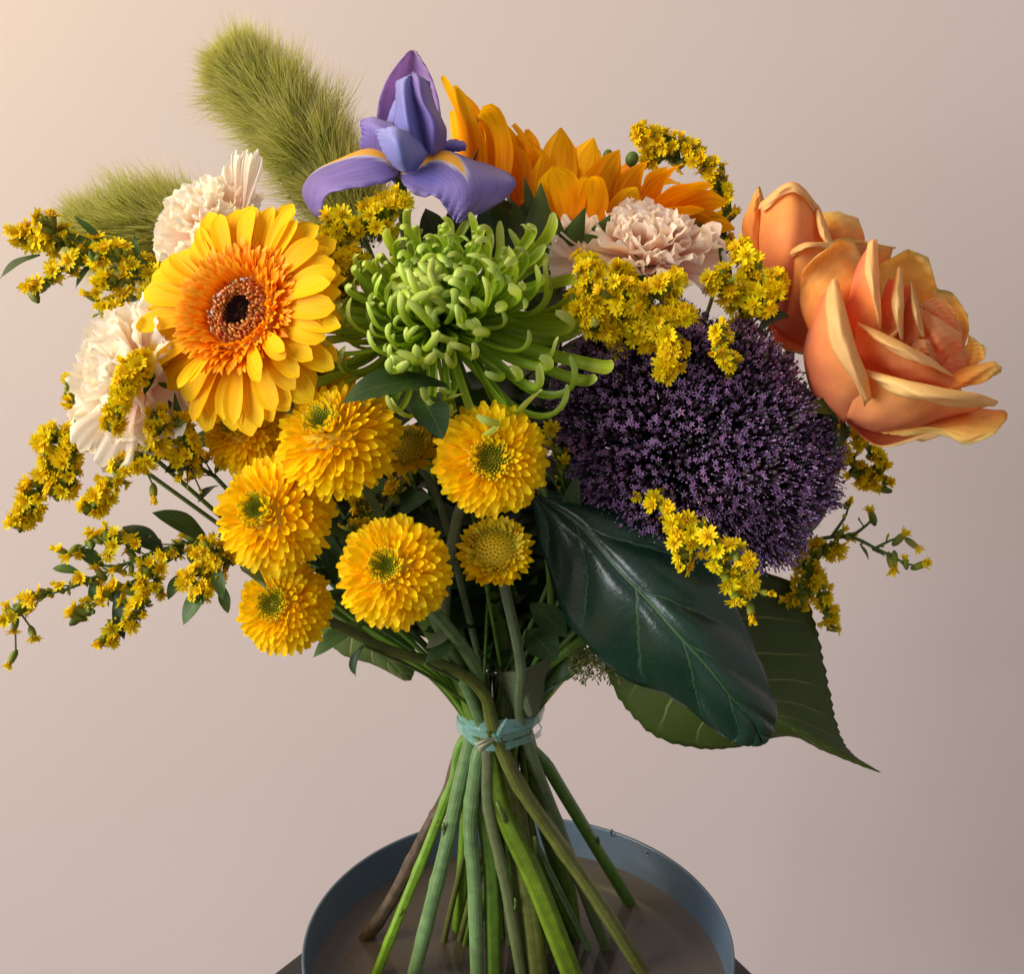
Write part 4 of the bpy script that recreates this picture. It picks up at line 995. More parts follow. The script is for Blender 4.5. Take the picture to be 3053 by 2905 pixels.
# ------------------------------------------------------------------ carnations
def carnation_meshes(mat):
    out = []
    for q in range(5):
        rs = random.Random(50 + q)
        ph = [rs.uniform(0, 6) for _ in range(5)]
        saw = [rs.uniform(-0.05, 0.03) for _ in range(40)]
        G = petal_grid(1.0, 0.95 + 0.12 * (q % 3), ip((0, 0.14), (0.35, 0.34), (0.7, 0.85), (0.9, 1.0), (1, 0.92)), ip((0, 0.0), (0.5, 0.05), (1, -0.35 + 0.25 * q)),
                       lambda t: 0.45, nu=12, nv=25,
                       ruffle=lambda t, v, ph=ph: (0.085 * math.sin(8 * v + ph[0]) + 0.05 * math.sin(15 * v + ph[1])) * max(0, t - 0.35) ** 1.3 * 1.6,
                       tip=lambda v, saw=saw, ph=ph: saw[int((v + 1) * 19.4)] * 1.3 - 0.16 * abs(v) ** 2.2 + 0.03 * math.sin(5 * v + ph[2]))
        out.append(grid_mesh('carnation_petal', G, mat))
    return out
CARN = carnation_meshes(MATS['carnation_petal']); CARNP = carnation_meshes(MATS['carnation_pink'])
def carnation(label, O, n, rpx, ft, stem_pts, count, spread, meshes, extra=(), flat=1.0, spin=0.0):
    k = mpp(O); n = Vector(n).normalized()
    root = thing('carnation', label, 'carnation', ft, 'pale pink carnations in the bouquet')
    H = head(O, n, spin)
    for i in range(count):
        f = (i + .5) / count
        th = R(4 + spread * f ** 0.8 + U(-6, 6)); ph = i * 2.399963 + U(-.2, .2)
        s = rpx * k * (0.80 + 0.22 * f) * U(0.9, 1.08)
        part(root, 'petal', random.choice(meshes), H @ Matrix.Diagonal((1, 1, flat, 1)) @ polar(th, ph, rpx * k * 0.06, U(-.5, .5), s))
    for (bx, by, bY, tx, ty, tY, w, q) in extra:
        bp, tp = at(bx, by, bY * .001), at(tx, ty, tY * .001); L = (tp - bp).length
        part(root, 'petal', meshes[q % 5], basis(bp, tp - bp, Vector((0.2, -1, 0.3))) @ Matrix.Diagonal((w * mpp(bp) / L, 1, 0.8, 1)) @ Matrix.Scale(L, 4))
    b = MB(); b.tube([O - n * rpx * k * 0.55, O - n * rpx * k * 0.2, O + n * rpx * k * 0.22], ip((0, 14 * k), (0.4, 30 * k), (1, 42 * k)), n=12, sub=8)
    part(root, 'calyx', b.mesh('calyx', MATS['bud_green']))
    stem_part(root, [ft] + stem_pts + [O - n * rpx * k * 0.5], 0.0024, 0.0019, MATS['stem_blue'], n=8, sub=40, nodes=(0.15, 0.3))
carnation('pale carnation at upper left with one petal folded upright, behind the gerbera', at(640, 690, -0.030), (-0.25, -0.45, 0.80), 165, back_foot(), [tie_pt(-70, 8), at(1000, 1350, 0.0), at(760, 950, -0.02)], 34, 92, CARN,
          extra=[(700, 640, -45, 742, 452, -30, 95, 0), (722, 660, -55, 764, 455, -46, 60, 1), (700, 640, -40, 700, 490, -30, 70, 2), (600, 740, -45, 470, 745, -50, 150, 3), (590, 700, -45, 480, 690, -50, 150, 4)])
carnation('ruffled pale carnation low on the left edge, partly under goldenrod', at(440, 1130, -0.060), (-0.72, -0.55, 0.35), 260, back_foot(), [tie_pt(-80, -4), at(1000, 1750, -0.02), at(650, 1330, -0.04)], 44, 100, CARN, flat=0.8,
          extra=[(420, 1150, -90, 280, 1370, -100, 230, 0), (430, 1200, -80, 420, 1330, -100, 200, 2)])
carnation('pale pink carnation under the sunflower on the right', at(1925, 790, -0.030), (0.06, -0.42, 0.90), 215, back_foot(), [tie_pt(40, 14), at(1750, 1600, 0.0), at(1900, 1100, -0.01)], 46, 84, CARNP, flat=0.85,
          extra=[(1790, 800, -40, 1690, 640, -30, 130, 0), (1780, 810, -40, 1655, 690, -35, 130, 3), (1770, 790, -35, 1625, 775, -40, 110, 2)])

# ------------------------------------------------------------------ purple trachelium (throatwort)
def trachelium():
    lw = low((1905, 2742), (1760, 2500), (1640, 2300), tie=(80, -4)); ft = lw[0]
    C = at(2072, 1308, -0.055); k = mpp(C)
    e1 = (RIGHT * 0.80 - UP * 0.60).normalized(); e2 = (RIGHT * 0.60 + UP * 0.80).normalized()
    e3 = e1.cross(e2); e3 = e3 if e3.dot(FWD) < 0 else -e3
    A, B, D = 455 * k, 362 * k, 235 * k
    root = thing('throatwort', 'dense purple throatwort flower head right of centre', 'throatwort', ft)
    # one star floret, one bud
    b = MB()
    for q in range(5):
        a = q * 1.2566
        d = Vector((math.cos(a), math.sin(a), 0)); s = Vector((-math.sin(a), math.cos(a), 0))
        G = [[d * 0.1 - s * 0.16, d * 0.1 + s * 0.16], [d * 0.55 - s * 0.2 + Vector((0, 0, .12)), d * 0.55 + s * 0.2 + Vector((0, 0, .12))], [d * 1.0 - s * 0.04 - Vector((0, 0, .05)), d * 1.0 + s * 0.04 - Vector((0, 0, .05))]]
        b.grid(G)
    b.tube([Vector((0, 0, -0.8)), Vector((0, 0, 0.05))], lambda t: 0.10 + 0.10 * t, n=5, cap=False, sub=3)
    b.tube([Vector((0, 0, 0)), Vector((0.1, 0.05, 1.2))], 0.028, n=3, cap=False, mi=1, tmap=(0, .7))
    b.ell(Vector((0.1, 0.05, 1.25)), (0, 0, 1), 0.11, 0.13, n=4, k=3, mi=1, t=1.0)
    star = b
    star_me = b.mesh('floret', [MATS['purple_floret'], MATS['purple_style']])
    pts = []
    NF = 5000
    for i in range(NF):
        f = (i + .5) / NF
        z = 1 - f * 1.12; ph = i * 2.399963 + U(-.2, .2)
        r = math.sqrt(max(0, 1 - z * z))
        d = Vector((r * math.cos(ph), r * math.sin(ph), z))
        lump = 1 + 0.06 * math.sin(9 * d.x + 2) * math.sin(8 * d.y + 1) + 0.03 * math.sin(17 * d.x - 9 * d.y) + U(-0.06, 0.04)
        p = C + (e1 * d.x * A + e2 * d.y * B + e3 * d.z * D) * lump
        nn = (e1 * d.x / A + e2 * d.y / B + e3 * d.z / D).normalized()
        pts.append((p, nn, d))
    order = sorted(range(NF), key=lambda i: -(pts[i][1].dot(-ray(2085, 1320).normalized())) - random.random() * 1.2)
    big = set(order[:290])
    mb = MB()
    for i, (p, nn, d) in enumerate(pts):
        nn = (nn + J(0.28)).normalized()
        s = k * U(7.5, 13)
        M = head(p, nn, U(0, 6)) @ Matrix.Scale(s, 4)
        if i in big:
            part(root, 'floret', star_me, M @ Matrix.Scale(U(0.75, 1.2), 4))
            continue
        if random.random() < 0.16:
            bse = len(mb.v)
            mb.v += [M @ v for v in star.v]; mb.uv += star.uv
            mb.f += [tuple(a + bse for a in f_) for f_ in star.f]; mb.m += star.m
        else:
            mb.ell(p, nn, s * U(0.22, 0.36), s * U(0.4, 0.75), n=5, k=3, t=U(0.2, 1))
            mb.tube([p - nn * s * 2.2, p - nn * s * 0.3], s * 0.10, n=3, cap=False, tmap=(0, 0.2))
            if random.random() < 0.3:
                q = p + nn * s * U(1.0, 1.7) + J(s * 0.3)
                mb.tube([p, q], s * 0.028, n=3, cap=False, mi=1, tmap=(0, .7)); mb.ell(q, nn, s * 0.13, s * 0.14, n=4, k=3, mi=1, t=1.0)
    part(root, 'small_florets', mb.mesh('small_florets', [MATS['purple_mass'], MATS['purple_style']]), kind='stuff')
    # branchlets that carry the florets, and the buds between them
    st_ = MB(); base = C - e3 * D * 0.75 - UP * 0.02
    for i in range(0, NF, 3):
        p, nn, d = pts[i]
        mid = base.lerp(p, 0.6) + J(0.004)
        st_.tube([mid, p - nn * 0.002], 0.0006, n=3, cap=False)
        if i % 15 == 0: st_.tube([base, mid], 0.0012, n=4, cap=False)
    for i in range(2600):
        p, nn, d = random.choice(pts)
        q = C + (p - C) * U(0.74, 0.94)
        st_.ell(q + J(0.003), nn, 0.0017, 0.003, n=4, k=3, t=U(0.4, 1))
    part(root, 'branchlets', st_.mesh('branchlets', MATS['purple_stalk']), kind='stuff')
    stem_part(root, lw + [at(1780, 1850, -0.01), base], 0.0042, 0.0034, MATS['stem_green'], n=10, nlow=len(lw))
trachelium()

# ------------------------------------------------------------------ foxtail millet
def millet(label, path, rad, count, ft, stem_pts, seed):
    rs = np.random.default_rng(seed)
    P = crom([at(*p) for p in path], 120)           # base -> tip
    k = mpp(P[60])
    root = thing('foxtail_millet', label, 'millet', ft, 'green foxtail millet plumes')
    bb = MB(); sd = MB()
    V, Fc, UVs = [], [], []
    ncl = count // 64
    for c in range(ncl):
        f = (c + rs.random()) / ncl
        i = int(f * 118); p = P[i]; T = (P[i + 1] - P[i]).normalized()
        a = c * 2.399963
        x = T.orthogonal().normalized(); y = T.cross(x)
        d0 = x * math.cos(a) + y * math.sin(a)
        rr = rad(f) * k
        # each little seed cluster carries a tuft of bristles
        cc = p + d0 * rr * rs.uniform(0.26, 0.46)
        for q in range(7):
            s = cc + Vector(rs.normal(0, 1, 3)) * rr * 0.13
            sd.ell(s, d0 + T * 0.7, 0.0010, 0.0016, n=5, k=3, t=rs.random())
        tuft = (d0 + T * rs.uniform(0.2, 0.8) + Vector((0, 0, 0.25))).normalized()
        tl_ = rs.uniform(0.5, 1.65)
        for q in range(64):
            s = cc + Vector(rs.normal(0, 1, 3)) * rr * 0.085
            dd = (tuft + Vector(rs.normal(0, 0.24, 3))).normalized()
            L = rr * rs.uniform(0.40, 0.78) * tl_
            m = s + dd * L * 0.5; e = s + dd * L + (T * 0.25 + Vector((0, 0, -0.06))) * L * rs.uniform(0, .6)
            w = Vector(rs.normal(0, 1, 3)).cross(dd).normalized() * 0.00017
            n0 = len(V)
            V += [s - w, s + w, m - w * .8, m + w * .8, e]
            UVs += [(0, 0), (1, 0), (0, .5), (1, .5), (.5, 1)]
            Fc += [(n0, n0 + 1, n0 + 3, n0 + 2), (n0 + 2, n0 + 3, n0 + 4)]
    part(root, 'bristles', raw_mesh('bristles', V, Fc, MATS['bristle'], UVs), kind='stuff')
    part(root, 'seeds', sd.mesh('seeds', MATS['seed']), kind='stuff')
    stem_part(root, [ft] + stem_pts + P[0:110:12], 0.0024, 0.0012, MATS['stem_green'], n=8, sub=60)
millet('tall fluffy green millet plume leaning left at the top', [(1090, 720, .055), (985, 530, .06), (850, 360, .065), (715, 215, .07), (655, 150, .07)], ip((0, 150), (0.3, 182), (0.55, 168), (0.8, 122), (1, 40)), 27000, back_foot(), [tie_pt(-30, 20), at(1300, 1300, 0.03)], 3)
millet('lower fluffy green millet plume pointing left behind the pale carnation', [(700, 700, .045), (560, 690, .045), (420, 690, .045), (280, 700, .045), (195, 705, .045)], ip((0, 150), (0.4, 170), (0.75, 125), (1, 40)), 20000, back_foot(), [tie_pt(-55, 18), at(1150, 1400, 0.03)], 5)

# ------------------------------------------------------------------ goldenrod
def floret_mesh(opening, nray, seed):
    rs = random.Random(seed)
    b = MB()
    b.tube([Vector((0, 0, -0.95)), Vector((0, 0, -0.55)), Vector((0, 0, 0.0))], ip((0, 0.10), (0.45, 0.27), (1, 0.24)), n=6, sub=4, mi=0, cap=False)
    for q in range(nray):
        a = 2 * math.pi * (q + rs.uniform(-.25, .25)) / nray
        G = petal_grid(rs.uniform(0.48, 0.62), 0.27, ip((0, 0.4), (0.6, 1), (0.9, 0.8), (1, 0.4)), ip((0, 0.2), (1, -0.2)), lambda t: 0.5, nu=3, nv=3)
        b.grid(G, mi=1, M=polar(R(opening + rs.uniform(-14, 14)), a, 0.12, rs.uniform(-.4, .4)))
    for q in range(9):
        a = q * 2.4; r = 0.05 + 0.02 * q
        b.ell(Vector((r * math.cos(a), r * math.sin(a), 0.12)), (r * math.cos(a), r * math.sin(a), 0.7), 0.055, 0.2, n=4, k=3, mi=2, t=0.7)
    return b.mesh('floret', [MATS['gold_green'], MATS['gold_ray'], MATS['gold_disc']])
FLOR = [floret_mesh(o, n, s) for o, n, s in ((74, 12, 1), (66, 13, 2), (54, 12, 3), (80, 12, 4))]
FHALF = [floret_mesh(o, n, s) for o, n, s in ((38, 10, 5), (24, 9, 6))]
def bud_mesh():
    b = MB(); b.ell(Vector((0, 0, -0.35)), (0, 0, 1), 0.2, 0.5, n=7, k=5, t=None)
    b.tube([Vector((0, 0, -0.9)), Vector((0, 0, -0.7))], 0.07, n=4, mi=0)
    return b.mesh('bud', MATS['gold_bud'])
BUD = bud_mesh()
LEAF_PROF = ip((0, 0.1), (0.2, 0.6), (0.5, 1.0), (0.8, 0.62), (0.95, 0.2), (1, 0.02))
def leaf(root, bx, by, bY, tx, ty, tY, w, mat='sprig_leaf', bend=0.4, cup=0.35, hint=(0, -0.6, 0.8), name='leaf', twist=0.0):
    bp, tp = at(bx, by, bY * .001), at(tx, ty, tY * .001); L = (tp - bp).length
    G = petal_grid(1.0, w * mpp(bp) / L, LEAF_PROF, ip((0, bend), (0.5, 0.05), (1, -bend)), lambda t: cup, nu=14, nv=9, chord=True, ruffle=lambda t, v: 0.012 * math.sin(9 * t + 2 * v))
    return part(root, name, grid_mesh('leaf', G, MATS[mat]), basis(bp, tp - bp, hint) @ Matrix.Rotation(twist, 4, 'Y') @ Matrix.Scale(L, 4))
def goldenrod(label, paths, n, spread, ft, stem_pts, size=52, buds=0.2, half=0.2, leaves=(), pts=(), seed=1, updir=0.5, dens=1.0):
    """paths: list of branches given tip-wards as (px, py, Y mm); the first one continues the stem"""
    rs = random.Random(seed)
    root = thing('goldenrod', label, 'goldenrod', ft, 'goldenrod sprays in the bouquet')
    br = MB()
    crv = [crom([at(p[0], p[1], p[2] * .001) for p in path], 60) for path in paths]
    k = mpp(crv[0][30])
    def put(p, d, kind):
        s = size * k * rs.uniform(0.62, 1.0)
        me = rs.choice(FLOR) if kind == 0 else rs.choice(FHALF) if kind == 1 else BUD
        if kind == 2: s *= rs.uniform(0.38, 0.62)
        part(root, 'floret' if kind < 2 else 'bud', me, head(p, d, rs.uniform(0, 6)) @ Matrix.Scale(s, 4))
        return s
    def kind():
        r = rs.random(); return 2 if r < buds else 1 if r < buds + half else 0
    tot = sum((c[-1] - c[0]).length for c in crv)
    for ci, c in enumerate(crv):
        br.tube(c, lambda t: k * (7.5 - 4.5 * t) * (1 if ci == 0 else 0.7), n=6)
        m = int(1.8 * n * (c[-1] - c[0]).length / tot)
        for i in range(m):
            t = (i + rs.random()) / m
            t = t ** 0.85
            q = min(58, int(t * 59)); p0 = c[q]; T = (c[q + 1] - c[q]).normalized()
            a = rs.uniform(0, 2 * math.pi)
            x = T.orthogonal().normalized(); y = T.cross(x)
            d = x * math.cos(a) + y * math.sin(a) + Vector((0, -0.25, updir))
            d.normalize()
            sp = spread * k * rs.uniform(0.45, 1.0) * (1 - 0.45 * t)
            p = p0 + d * sp + T * sp * 0.35
            fd = (d + T * rs.uniform(0.0, 0.8) + Vector((rs.uniform(-.4, .4), rs.uniform(-.5, .2), rs.uniform(-.3, .3)))).normalized()
            s = put(p, fd, kind())
            q2 = max(0, q - 3)
            br.tube([c[q2], c[q2].lerp(p - fd * s * 0.8, 0.6) + T * sp * 0.05, p - fd * s * 0.8], k * 2.6, n=4, sub=4)
    for (px, py, Y, kd) in pts:
        p = at(px, py, Y * .001)
        c = min(crv, key=lambda c: min((v - p).length for v in c))
        q = min(range(60), key=lambda j: (c[j] - p).length)
        d = (p - c[max(0, q - 4)]); d.normalize()
        fd = (d + Vector((rs.uniform(-.3, .3), rs.uniform(-.7, -.1), rs.uniform(-.2, .4)))).normalized()
        s = put(p, fd, kd)
        br.tube([c[max(0, q - 4)], c[max(0, q - 4)].lerp(p - fd * s * .8, .6), p - fd * s * 0.8], k * 2.8, n=4, sub=4)
    part(root, 'branches', br.mesh('branches', MATS['gold_stem']))
    for lf in leaves: leaf(root, *lf)
    stem_part(root, [ft] + stem_pts + [crv[0][0]], 0.0026, 0.0012, MATS[rs.choice(['stem_green', 'stem_olive', 'stem_bright'])], n=7, sub=36)
    return root
BF = back_foot
goldenrod('goldenrod tip at the far left, in front of the lower millet plume', [[(520, 830, 0), (330, 760, 0), (170, 720, 0), (40, 690, 0)], [(330, 760, 0), (190, 800, -5), (90, 880, -8)], [(220, 735, 0), (160, 690, -6), (130, 650, -8)]], 46, 45, BF(), [tie_pt(-60, 12), at(1000, 1400, 0.01)], size=56, buds=0.1, seed=11,
          leaves=[(360, 770, 0, 130, 700, -4, 34), (330, 760, 0, 215, 640, -4, 26), (120, 760, -2, 0, 830, -6, 40, 'dark_leaf'), (300, 770, 0, 225, 860, -4, 28), (450, 800, 0, 300, 820, -6, 30), (420, 790, 0, 400, 700, -6, 22)])
goldenrod('goldenrod with small hooked side shoot left of the gerbera', [[(520, 870, -20), (420, 820, -30), (330, 770, -36), (280, 770, -38)], [(430, 830, -30), (330, 840, -36), (268, 890, -40)], [(470, 860, -28), (370, 900, -36), (300, 930, -40)]], 34, 32, BF(), [tie_pt(-65, 0), at(1000, 1500, -0.01)], size=50, buds=0.25, seed=12,
          leaves=[(500, 870, -20, 380, 800, -34, 30), (520, 880, -20, 420, 930, -36, 26), (480, 850, -24, 400, 760, -30, 22)], pts=[(275, 945, -40, 2), (375, 735, -38, 0), (350, 735, -38, 0), (320, 740, -38, 0)])
goldenrod('dense goldenrod plume lying across the ruffled carnation', [[(520, 1080, -70), (430, 1090, -95), (360, 1160, -108), (335, 1285, -110)], [(430, 1090, -95), (400, 1110, -105), (360, 1220, -114)]], 80, 48, BF(), [tie_pt(-75, -10), at(950, 1650, -0.04)], size=44, buds=0.04, half=0.1, seed=13, leaves=[(440, 1110, -95, 350, 1310, -100, 30), (470, 1100, -90, 430, 1180, -100, 30)])
goldenrod('thin goldenrod sprig peeping out left of the ruffled carnation', [[(330, 1330, -30), (235, 1270, -36), (205, 1180, -38), (215, 1120, -38)]], 20, 24, BF(), [tie_pt(-85, 6), at(900, 1750, -0.01)], size=46, buds=0.25, half=0.3, seed=14)
goldenrod('arching goldenrod plume drooping at the left below the carnation', [[(420, 1330, -60), (280, 1300, -72), (170, 1380, -80), (95, 1490, -82), (62, 1570, -82)], [(240, 1330, -75), (150, 1320, -80), (125, 1330, -82)], [(200, 1360, -80), (200, 1440, -86), (170, 1480, -88)]], 105, 58, BF(), [tie_pt(-80, -8), at(900, 1750, -0.03)], size=48, buds=0.12, half=0.22, seed=15,
          leaves=[(285, 1320, -75, 200, 1280, -80, 44, 'sprig_leaf'), (270, 1300, -75, 230, 1295, -85, 30)])
goldenrod('goldenrod spray between the carnation and the button chrysanthemums', [[(640, 1420, -60), (520, 1360, -85), (400, 1380, -98), (310, 1470, -100), (265, 1530, -100)], [(520, 1360, -85), (480, 1290, -95), (465, 1240, -98)], [(560, 1380, -80), (550, 1310, -90), (530, 1260, -94)]], 80, 52, BF(), [tie_pt(-70, -12), at(1000, 1800, -0.03)], size=48, buds=0.12, half=0.25, seed=16,
          leaves=[(600, 1400, -75, 500, 1190, -85, 60, 'dark_leaf'), (570, 1390, -80, 520, 1170, -90, 36), (600, 1400, -70, 490, 1410, -90, 60, 'dark_leaf'), (650, 1450, -60, 590, 1500, -85, 28, 'dark_leaf')], pts=[(458, 1478, -100, 1), (560, 1455, -90, 2), (590, 1420, -90, 2), (600, 1470, -88, 2), (535, 1420, -92, 1)])
goldenrod('long goldenrod branch reaching the lower left corner, with open florets and buds', [[(760, 1620, -60), (560, 1620, -80), (380, 1680, -88), (220, 1750, -92), (90, 1790, -94), (25, 1850, -94)], [(560, 1640, -80), (420, 1720, -90), (300, 1790, -94), (230, 1850, -96)], [(470, 1680, -86), (400, 1780, -94), (320, 1880, -98), (315, 1930, -98)], [(420, 1650, -86), (330, 1610, -90), (190, 1650, -92)], [(480, 1690, -86), (440, 1780, -94), (395, 1870, -98)]], 120, 46, BF(), [tie_pt(-88, -10), at(1100, 1880, -0.02)], size=48, buds=0.45, half=0.2, seed=17,
          leaves=[(620, 1620, -78, 452, 1528, -90, 72, 'sprig_leaf', 0.5, 0.4), (490, 1650, -84, 365, 1570, -84, 66, 'dark_leaf'), (310, 1690, -88, 228, 1640, -90, 48), (240, 1710, -90, 155, 1695, -90, 34), (350, 1750, -94, 370, 1910, -96, 40, 'dark_leaf'), (560, 1700, -84, 500, 1790, -92, 44, 'sprig_leaf'), (420, 1640, -88, 372, 1622, -90, 50), (270, 1740, -92, 290, 1800, -96, 30)],
          pts=[(30, 1975, -96, 1), (40, 1880, -96, 0), (100, 1900, -96, 0), (170, 1640, -92, 1), (320, 1655, -92, 0), (480, 1770, -92, 0), (20, 1820, -94, 0)])
goldenrod('goldenrod tuft with small leaves beside the lower button chrysanthemums', [[(760, 1680, -75), (660, 1680, -95), (580, 1720, -102), (550, 1740, -104)], [(680, 1680, -95), (640, 1650, -100), (590, 1640, -104)], [(660, 1690, -96), (610, 1770, -104), (590, 1790, -104)]], 52, 42, BF(), [tie_pt(-86, -14), at(1100, 1900, -0.04)], size=46, buds=0.35, half=0.3, seed=18,
          leaves=[(640, 1730, -100, 545, 1865, -106, 62, 'sprig_leaf'), (660, 1740, -98, 680, 1830, -102, 36), (720, 1690, -95, 795, 1755, -132, 40, 'dark_leaf'), (640, 1680, -100, 665, 1790, -110, 40)])
goldenrod('goldenrod plume between the gerbera and the iris stem', [[(1120, 1000, -30), (1010, 880, -50), (980, 760, -55), (1060, 660, -50), (1190, 590, -48)], [(980, 780, -55), (985, 700, -60), (1000, 660, -60)], [(1010, 880, -50), (1030, 800, -64), (1065, 770, -70)], [(1060, 670, -50), (1130, 660, -60), (1200, 600, -60)]], 84, 50, BF(), [tie_pt(-40, 4), at(1250, 1500, -0.01)], size=52, buds=0.12, half=0.1, seed=19,
          pts=[(1070, 775, -74, 0), (1120, 678, -72, 0), (1050, 670, -72, 0), (1005, 690, -70, 0), (1020, 640, -70, 0), (980, 785, -72, 2), (975, 880, -80, 0), (945, 845, -82, 1)],
          leaves=[(1080, 950, -40, 1010, 830, -60, 36, 'sprig_leaf'), (1060, 930, -40, 1090, 780, -60, 30)])
goldenrod('broad golden goldenrod cluster between the green bloom and the pink carnation', [[(1860, 1150, -50), (1850, 960, -70), (1850, 800, -78)], [(1850, 960, -75), (1780, 860, -90), (1760, 790, -92)], [(1860, 960, -75), (1960, 880, -88), (2010, 830, -86)], [(1860, 1000, -75), (1960, 960, -92), (2050, 930, -92)], [(1850, 980, -75), (1770, 960, -95), (1740, 920, -96)], [(1870, 1000, -75), (1990, 1000, -96), (2010, 1060, -100), (1970, 1110, -102)], [(1850, 980, -75), (1860, 900, -98), (1860, 860, -98)]], 190, 50, BF(), [tie_pt(30, -4), at(1650, 1700, -0.02)], size=52, buds=0.03, half=0.06, seed=20, updir=0.35,
          pts=[(1780, 820, -104, 0), (1790, 870, -106, 0), (1830, 840, -106, 0), (1900, 920, -106, 0), (1960, 960, -104, 0), (1990, 1000, -106, 0), (1965, 1118, -106, 0), (2035, 1045, -104, 1), (1700, 880, -90, 0), (1690, 930, -88, 0), (1720, 760, -80, 0)])
goldenrod('goldenrod tip arching over the right end of the sunflower', [[(2150, 760, 60), (2165, 620, 55), (2110, 500, 52), (2000, 430, 50), (1895, 400, 50)], [(2080, 480, 52), (1960, 470, 55), (1920, 470, 55)]], 70, 46, BF(), [tie_pt(25, 18), at(1800, 1500, 0.04), at(2080, 1000, 0.05)], size=44, buds=0.12, half=0.3, seed=21, updir=0.7,
          leaves=[(2160, 700, 56, 2175, 590, 50, 26, 'sprig_leaf')])
goldenrod('goldenrod shaded by the roses, right of the pink carnation', [[(2200, 1150, -20), (2220, 980, -40), (2240, 820, -48), (2200, 740, -46)], [(2220, 940, -42), (2160, 880, -56), (2130, 830, -58)], [(2230, 900, -44), (2290, 850, -60), (2330, 860, -62)], [(2220, 900, -44), (2250, 900, -66), (2290, 930, -68)]], 82, 48, BF(), [tie_pt(55, 6), at(1800, 1650, 0.0)], size=50, buds=0.1, half=0.12, seed=22,
          leaves=[(2250, 960, -50, 2345, 880, -64, 90, 'dark_leaf'), (2250, 1000, -45, 2350, 940, -60, 90, 'dark_leaf'), (2170, 900, -40, 2140, 720, -44, 36, 'dark_leaf')], pts=[(2225, 760, -64, 0), (2260, 775, -64, 0), (2200, 830, -66, 0), (2160, 800, -60, 0)])
goldenrod('small goldenrod cluster resting on top of the purple throatwort', [[(2190, 1130, -70), (2160, 1030, -112), (2140, 980, -118)], [(2165, 1040, -110), (2150, 1040, -120), (2130, 1060, -122)]], 20, 34, BF(), [tie_pt(60, 0), at(1900, 1650, -0.01)], size=44, buds=0.2, half=0.3, seed=23, pts=[(2125, 1055, -124, 1), (2175, 1050, -124, 2)])
goldenrod('goldenrod hanging in front of the glossy dark leaf', [[(1900, 1480, -80), (2010, 1530, -118), (2110, 1620, -126), (2200, 1720, -130), (2240, 1760, -130)], [(2010, 1530, -118), (2040, 1600, -126), (2035, 1690, -128)], [(2110, 1630, -126), (2160, 1640, -134), (2240, 1670, -136)]], 30, 38, BF(), [tie_pt(50, -16), at(1700, 1800, -0.05)], size=56, buds=0.15, half=0.1, seed=24, updir=0.1,
          pts=[(2000, 1560, -128, 0), (2060, 1590, -132, 0), (2010, 1620, -130, 0), (2030, 1690, -132, 1), (2110, 1600, -136, 0), (2140, 1640, -136, 0), (2130, 1690, -136, 0), (2230, 1670, -138, 0), (2170, 1740, -138, 0), (2240, 1730, -138, 0), (2195, 1790, -138, 0), (2290, 1770, -138, 1), (2240, 1835, -136, 1), (2255, 1775, -138, 2)])
goldenrod('goldenrod showing behind the stem of the open rose', [[(2400, 1500, 20), (2520, 1300, 12), (2600, 1360, 10), (2640, 1460, 10)], [(2520, 1300, 12), (2460, 1230, 12), (2440, 1180, 12)], [(2480, 1330, 14), (2550, 1400, 10), (2600, 1440, 10)]], 64, 46, BF(), [tie_pt(70, 14), at(1950, 1750, 0.02)], size=44, buds=0.25, half=0.35, seed=25)
goldenrod('sparse goldenrod sprig with closed buds sticking out at the right edge', [[(2380, 1620, -20), (2520, 1600, -26), (2620, 1640, -30), (2700, 1680, -32), (2755, 1690, -32)], [(2540, 1600, -26), (2590, 1560, -28), (2600, 1535, -28)], [(2480, 1600, -24), (2520, 1540, -26), (2530, 1505, -26)], [(2600, 1640, -30), (2660, 1610, -32), (2700, 1600, -32)]], 12, 26, BF(), [tie_pt(75, 8), at(1950, 1850, 0.0)], size=50, buds=0.55, half=0.4, seed=26,
          pts=[(2530, 1500, -28, 1), (2605, 1530, -28, 2), (2690, 1598, -32, 1), (2755, 1680, -32, 1), (2660, 1690, -32, 1), (2730, 1630, -32, 1), (2560, 1545, -28, 2)], leaves=[(2500, 1610, -24, 2560, 1590, -30, 14), (2600, 1640, -30, 2640, 1660, -36, 12), (2560, 1620, -28, 2590, 1670, -30, 12)])
goldenrod('drooping goldenrod at lower right beside the serrated leaf', [[(2330, 1600, -10), (2400, 1680, -18), (2450, 1780, -22), (2480, 1880, -22)], [(2400, 1680, -18), (2460, 1640, -24), (2500, 1620, -24)], [(2420, 1720, -20), (2380, 1780, -28), (2370, 1800, -28)]], 56, 40, BF(), [tie_pt(65, -2), at(1900, 1850, -0.01)], size=48, buds=0.2, half=0.3, seed=27, updir=0.1)
goldenrod('shaded goldenrod deep inside between the button chrysanthemums', [[(1250, 1750, -20), (1120, 1560, -50), (1050, 1480, -58)], [(1120, 1560, -50), (1180, 1480, -60), (1190, 1440, -62)], [(1150, 1600, -48), (1080, 1600, -60), (1040, 1570, -62)]], 40, 44, BF(), [tie_pt(-20, 0)], size=46, buds=0.4, half=0.3, seed=28, leaves=[(1200, 1680, -40, 1080, 1620, -60, 40, 'dark_leaf')])
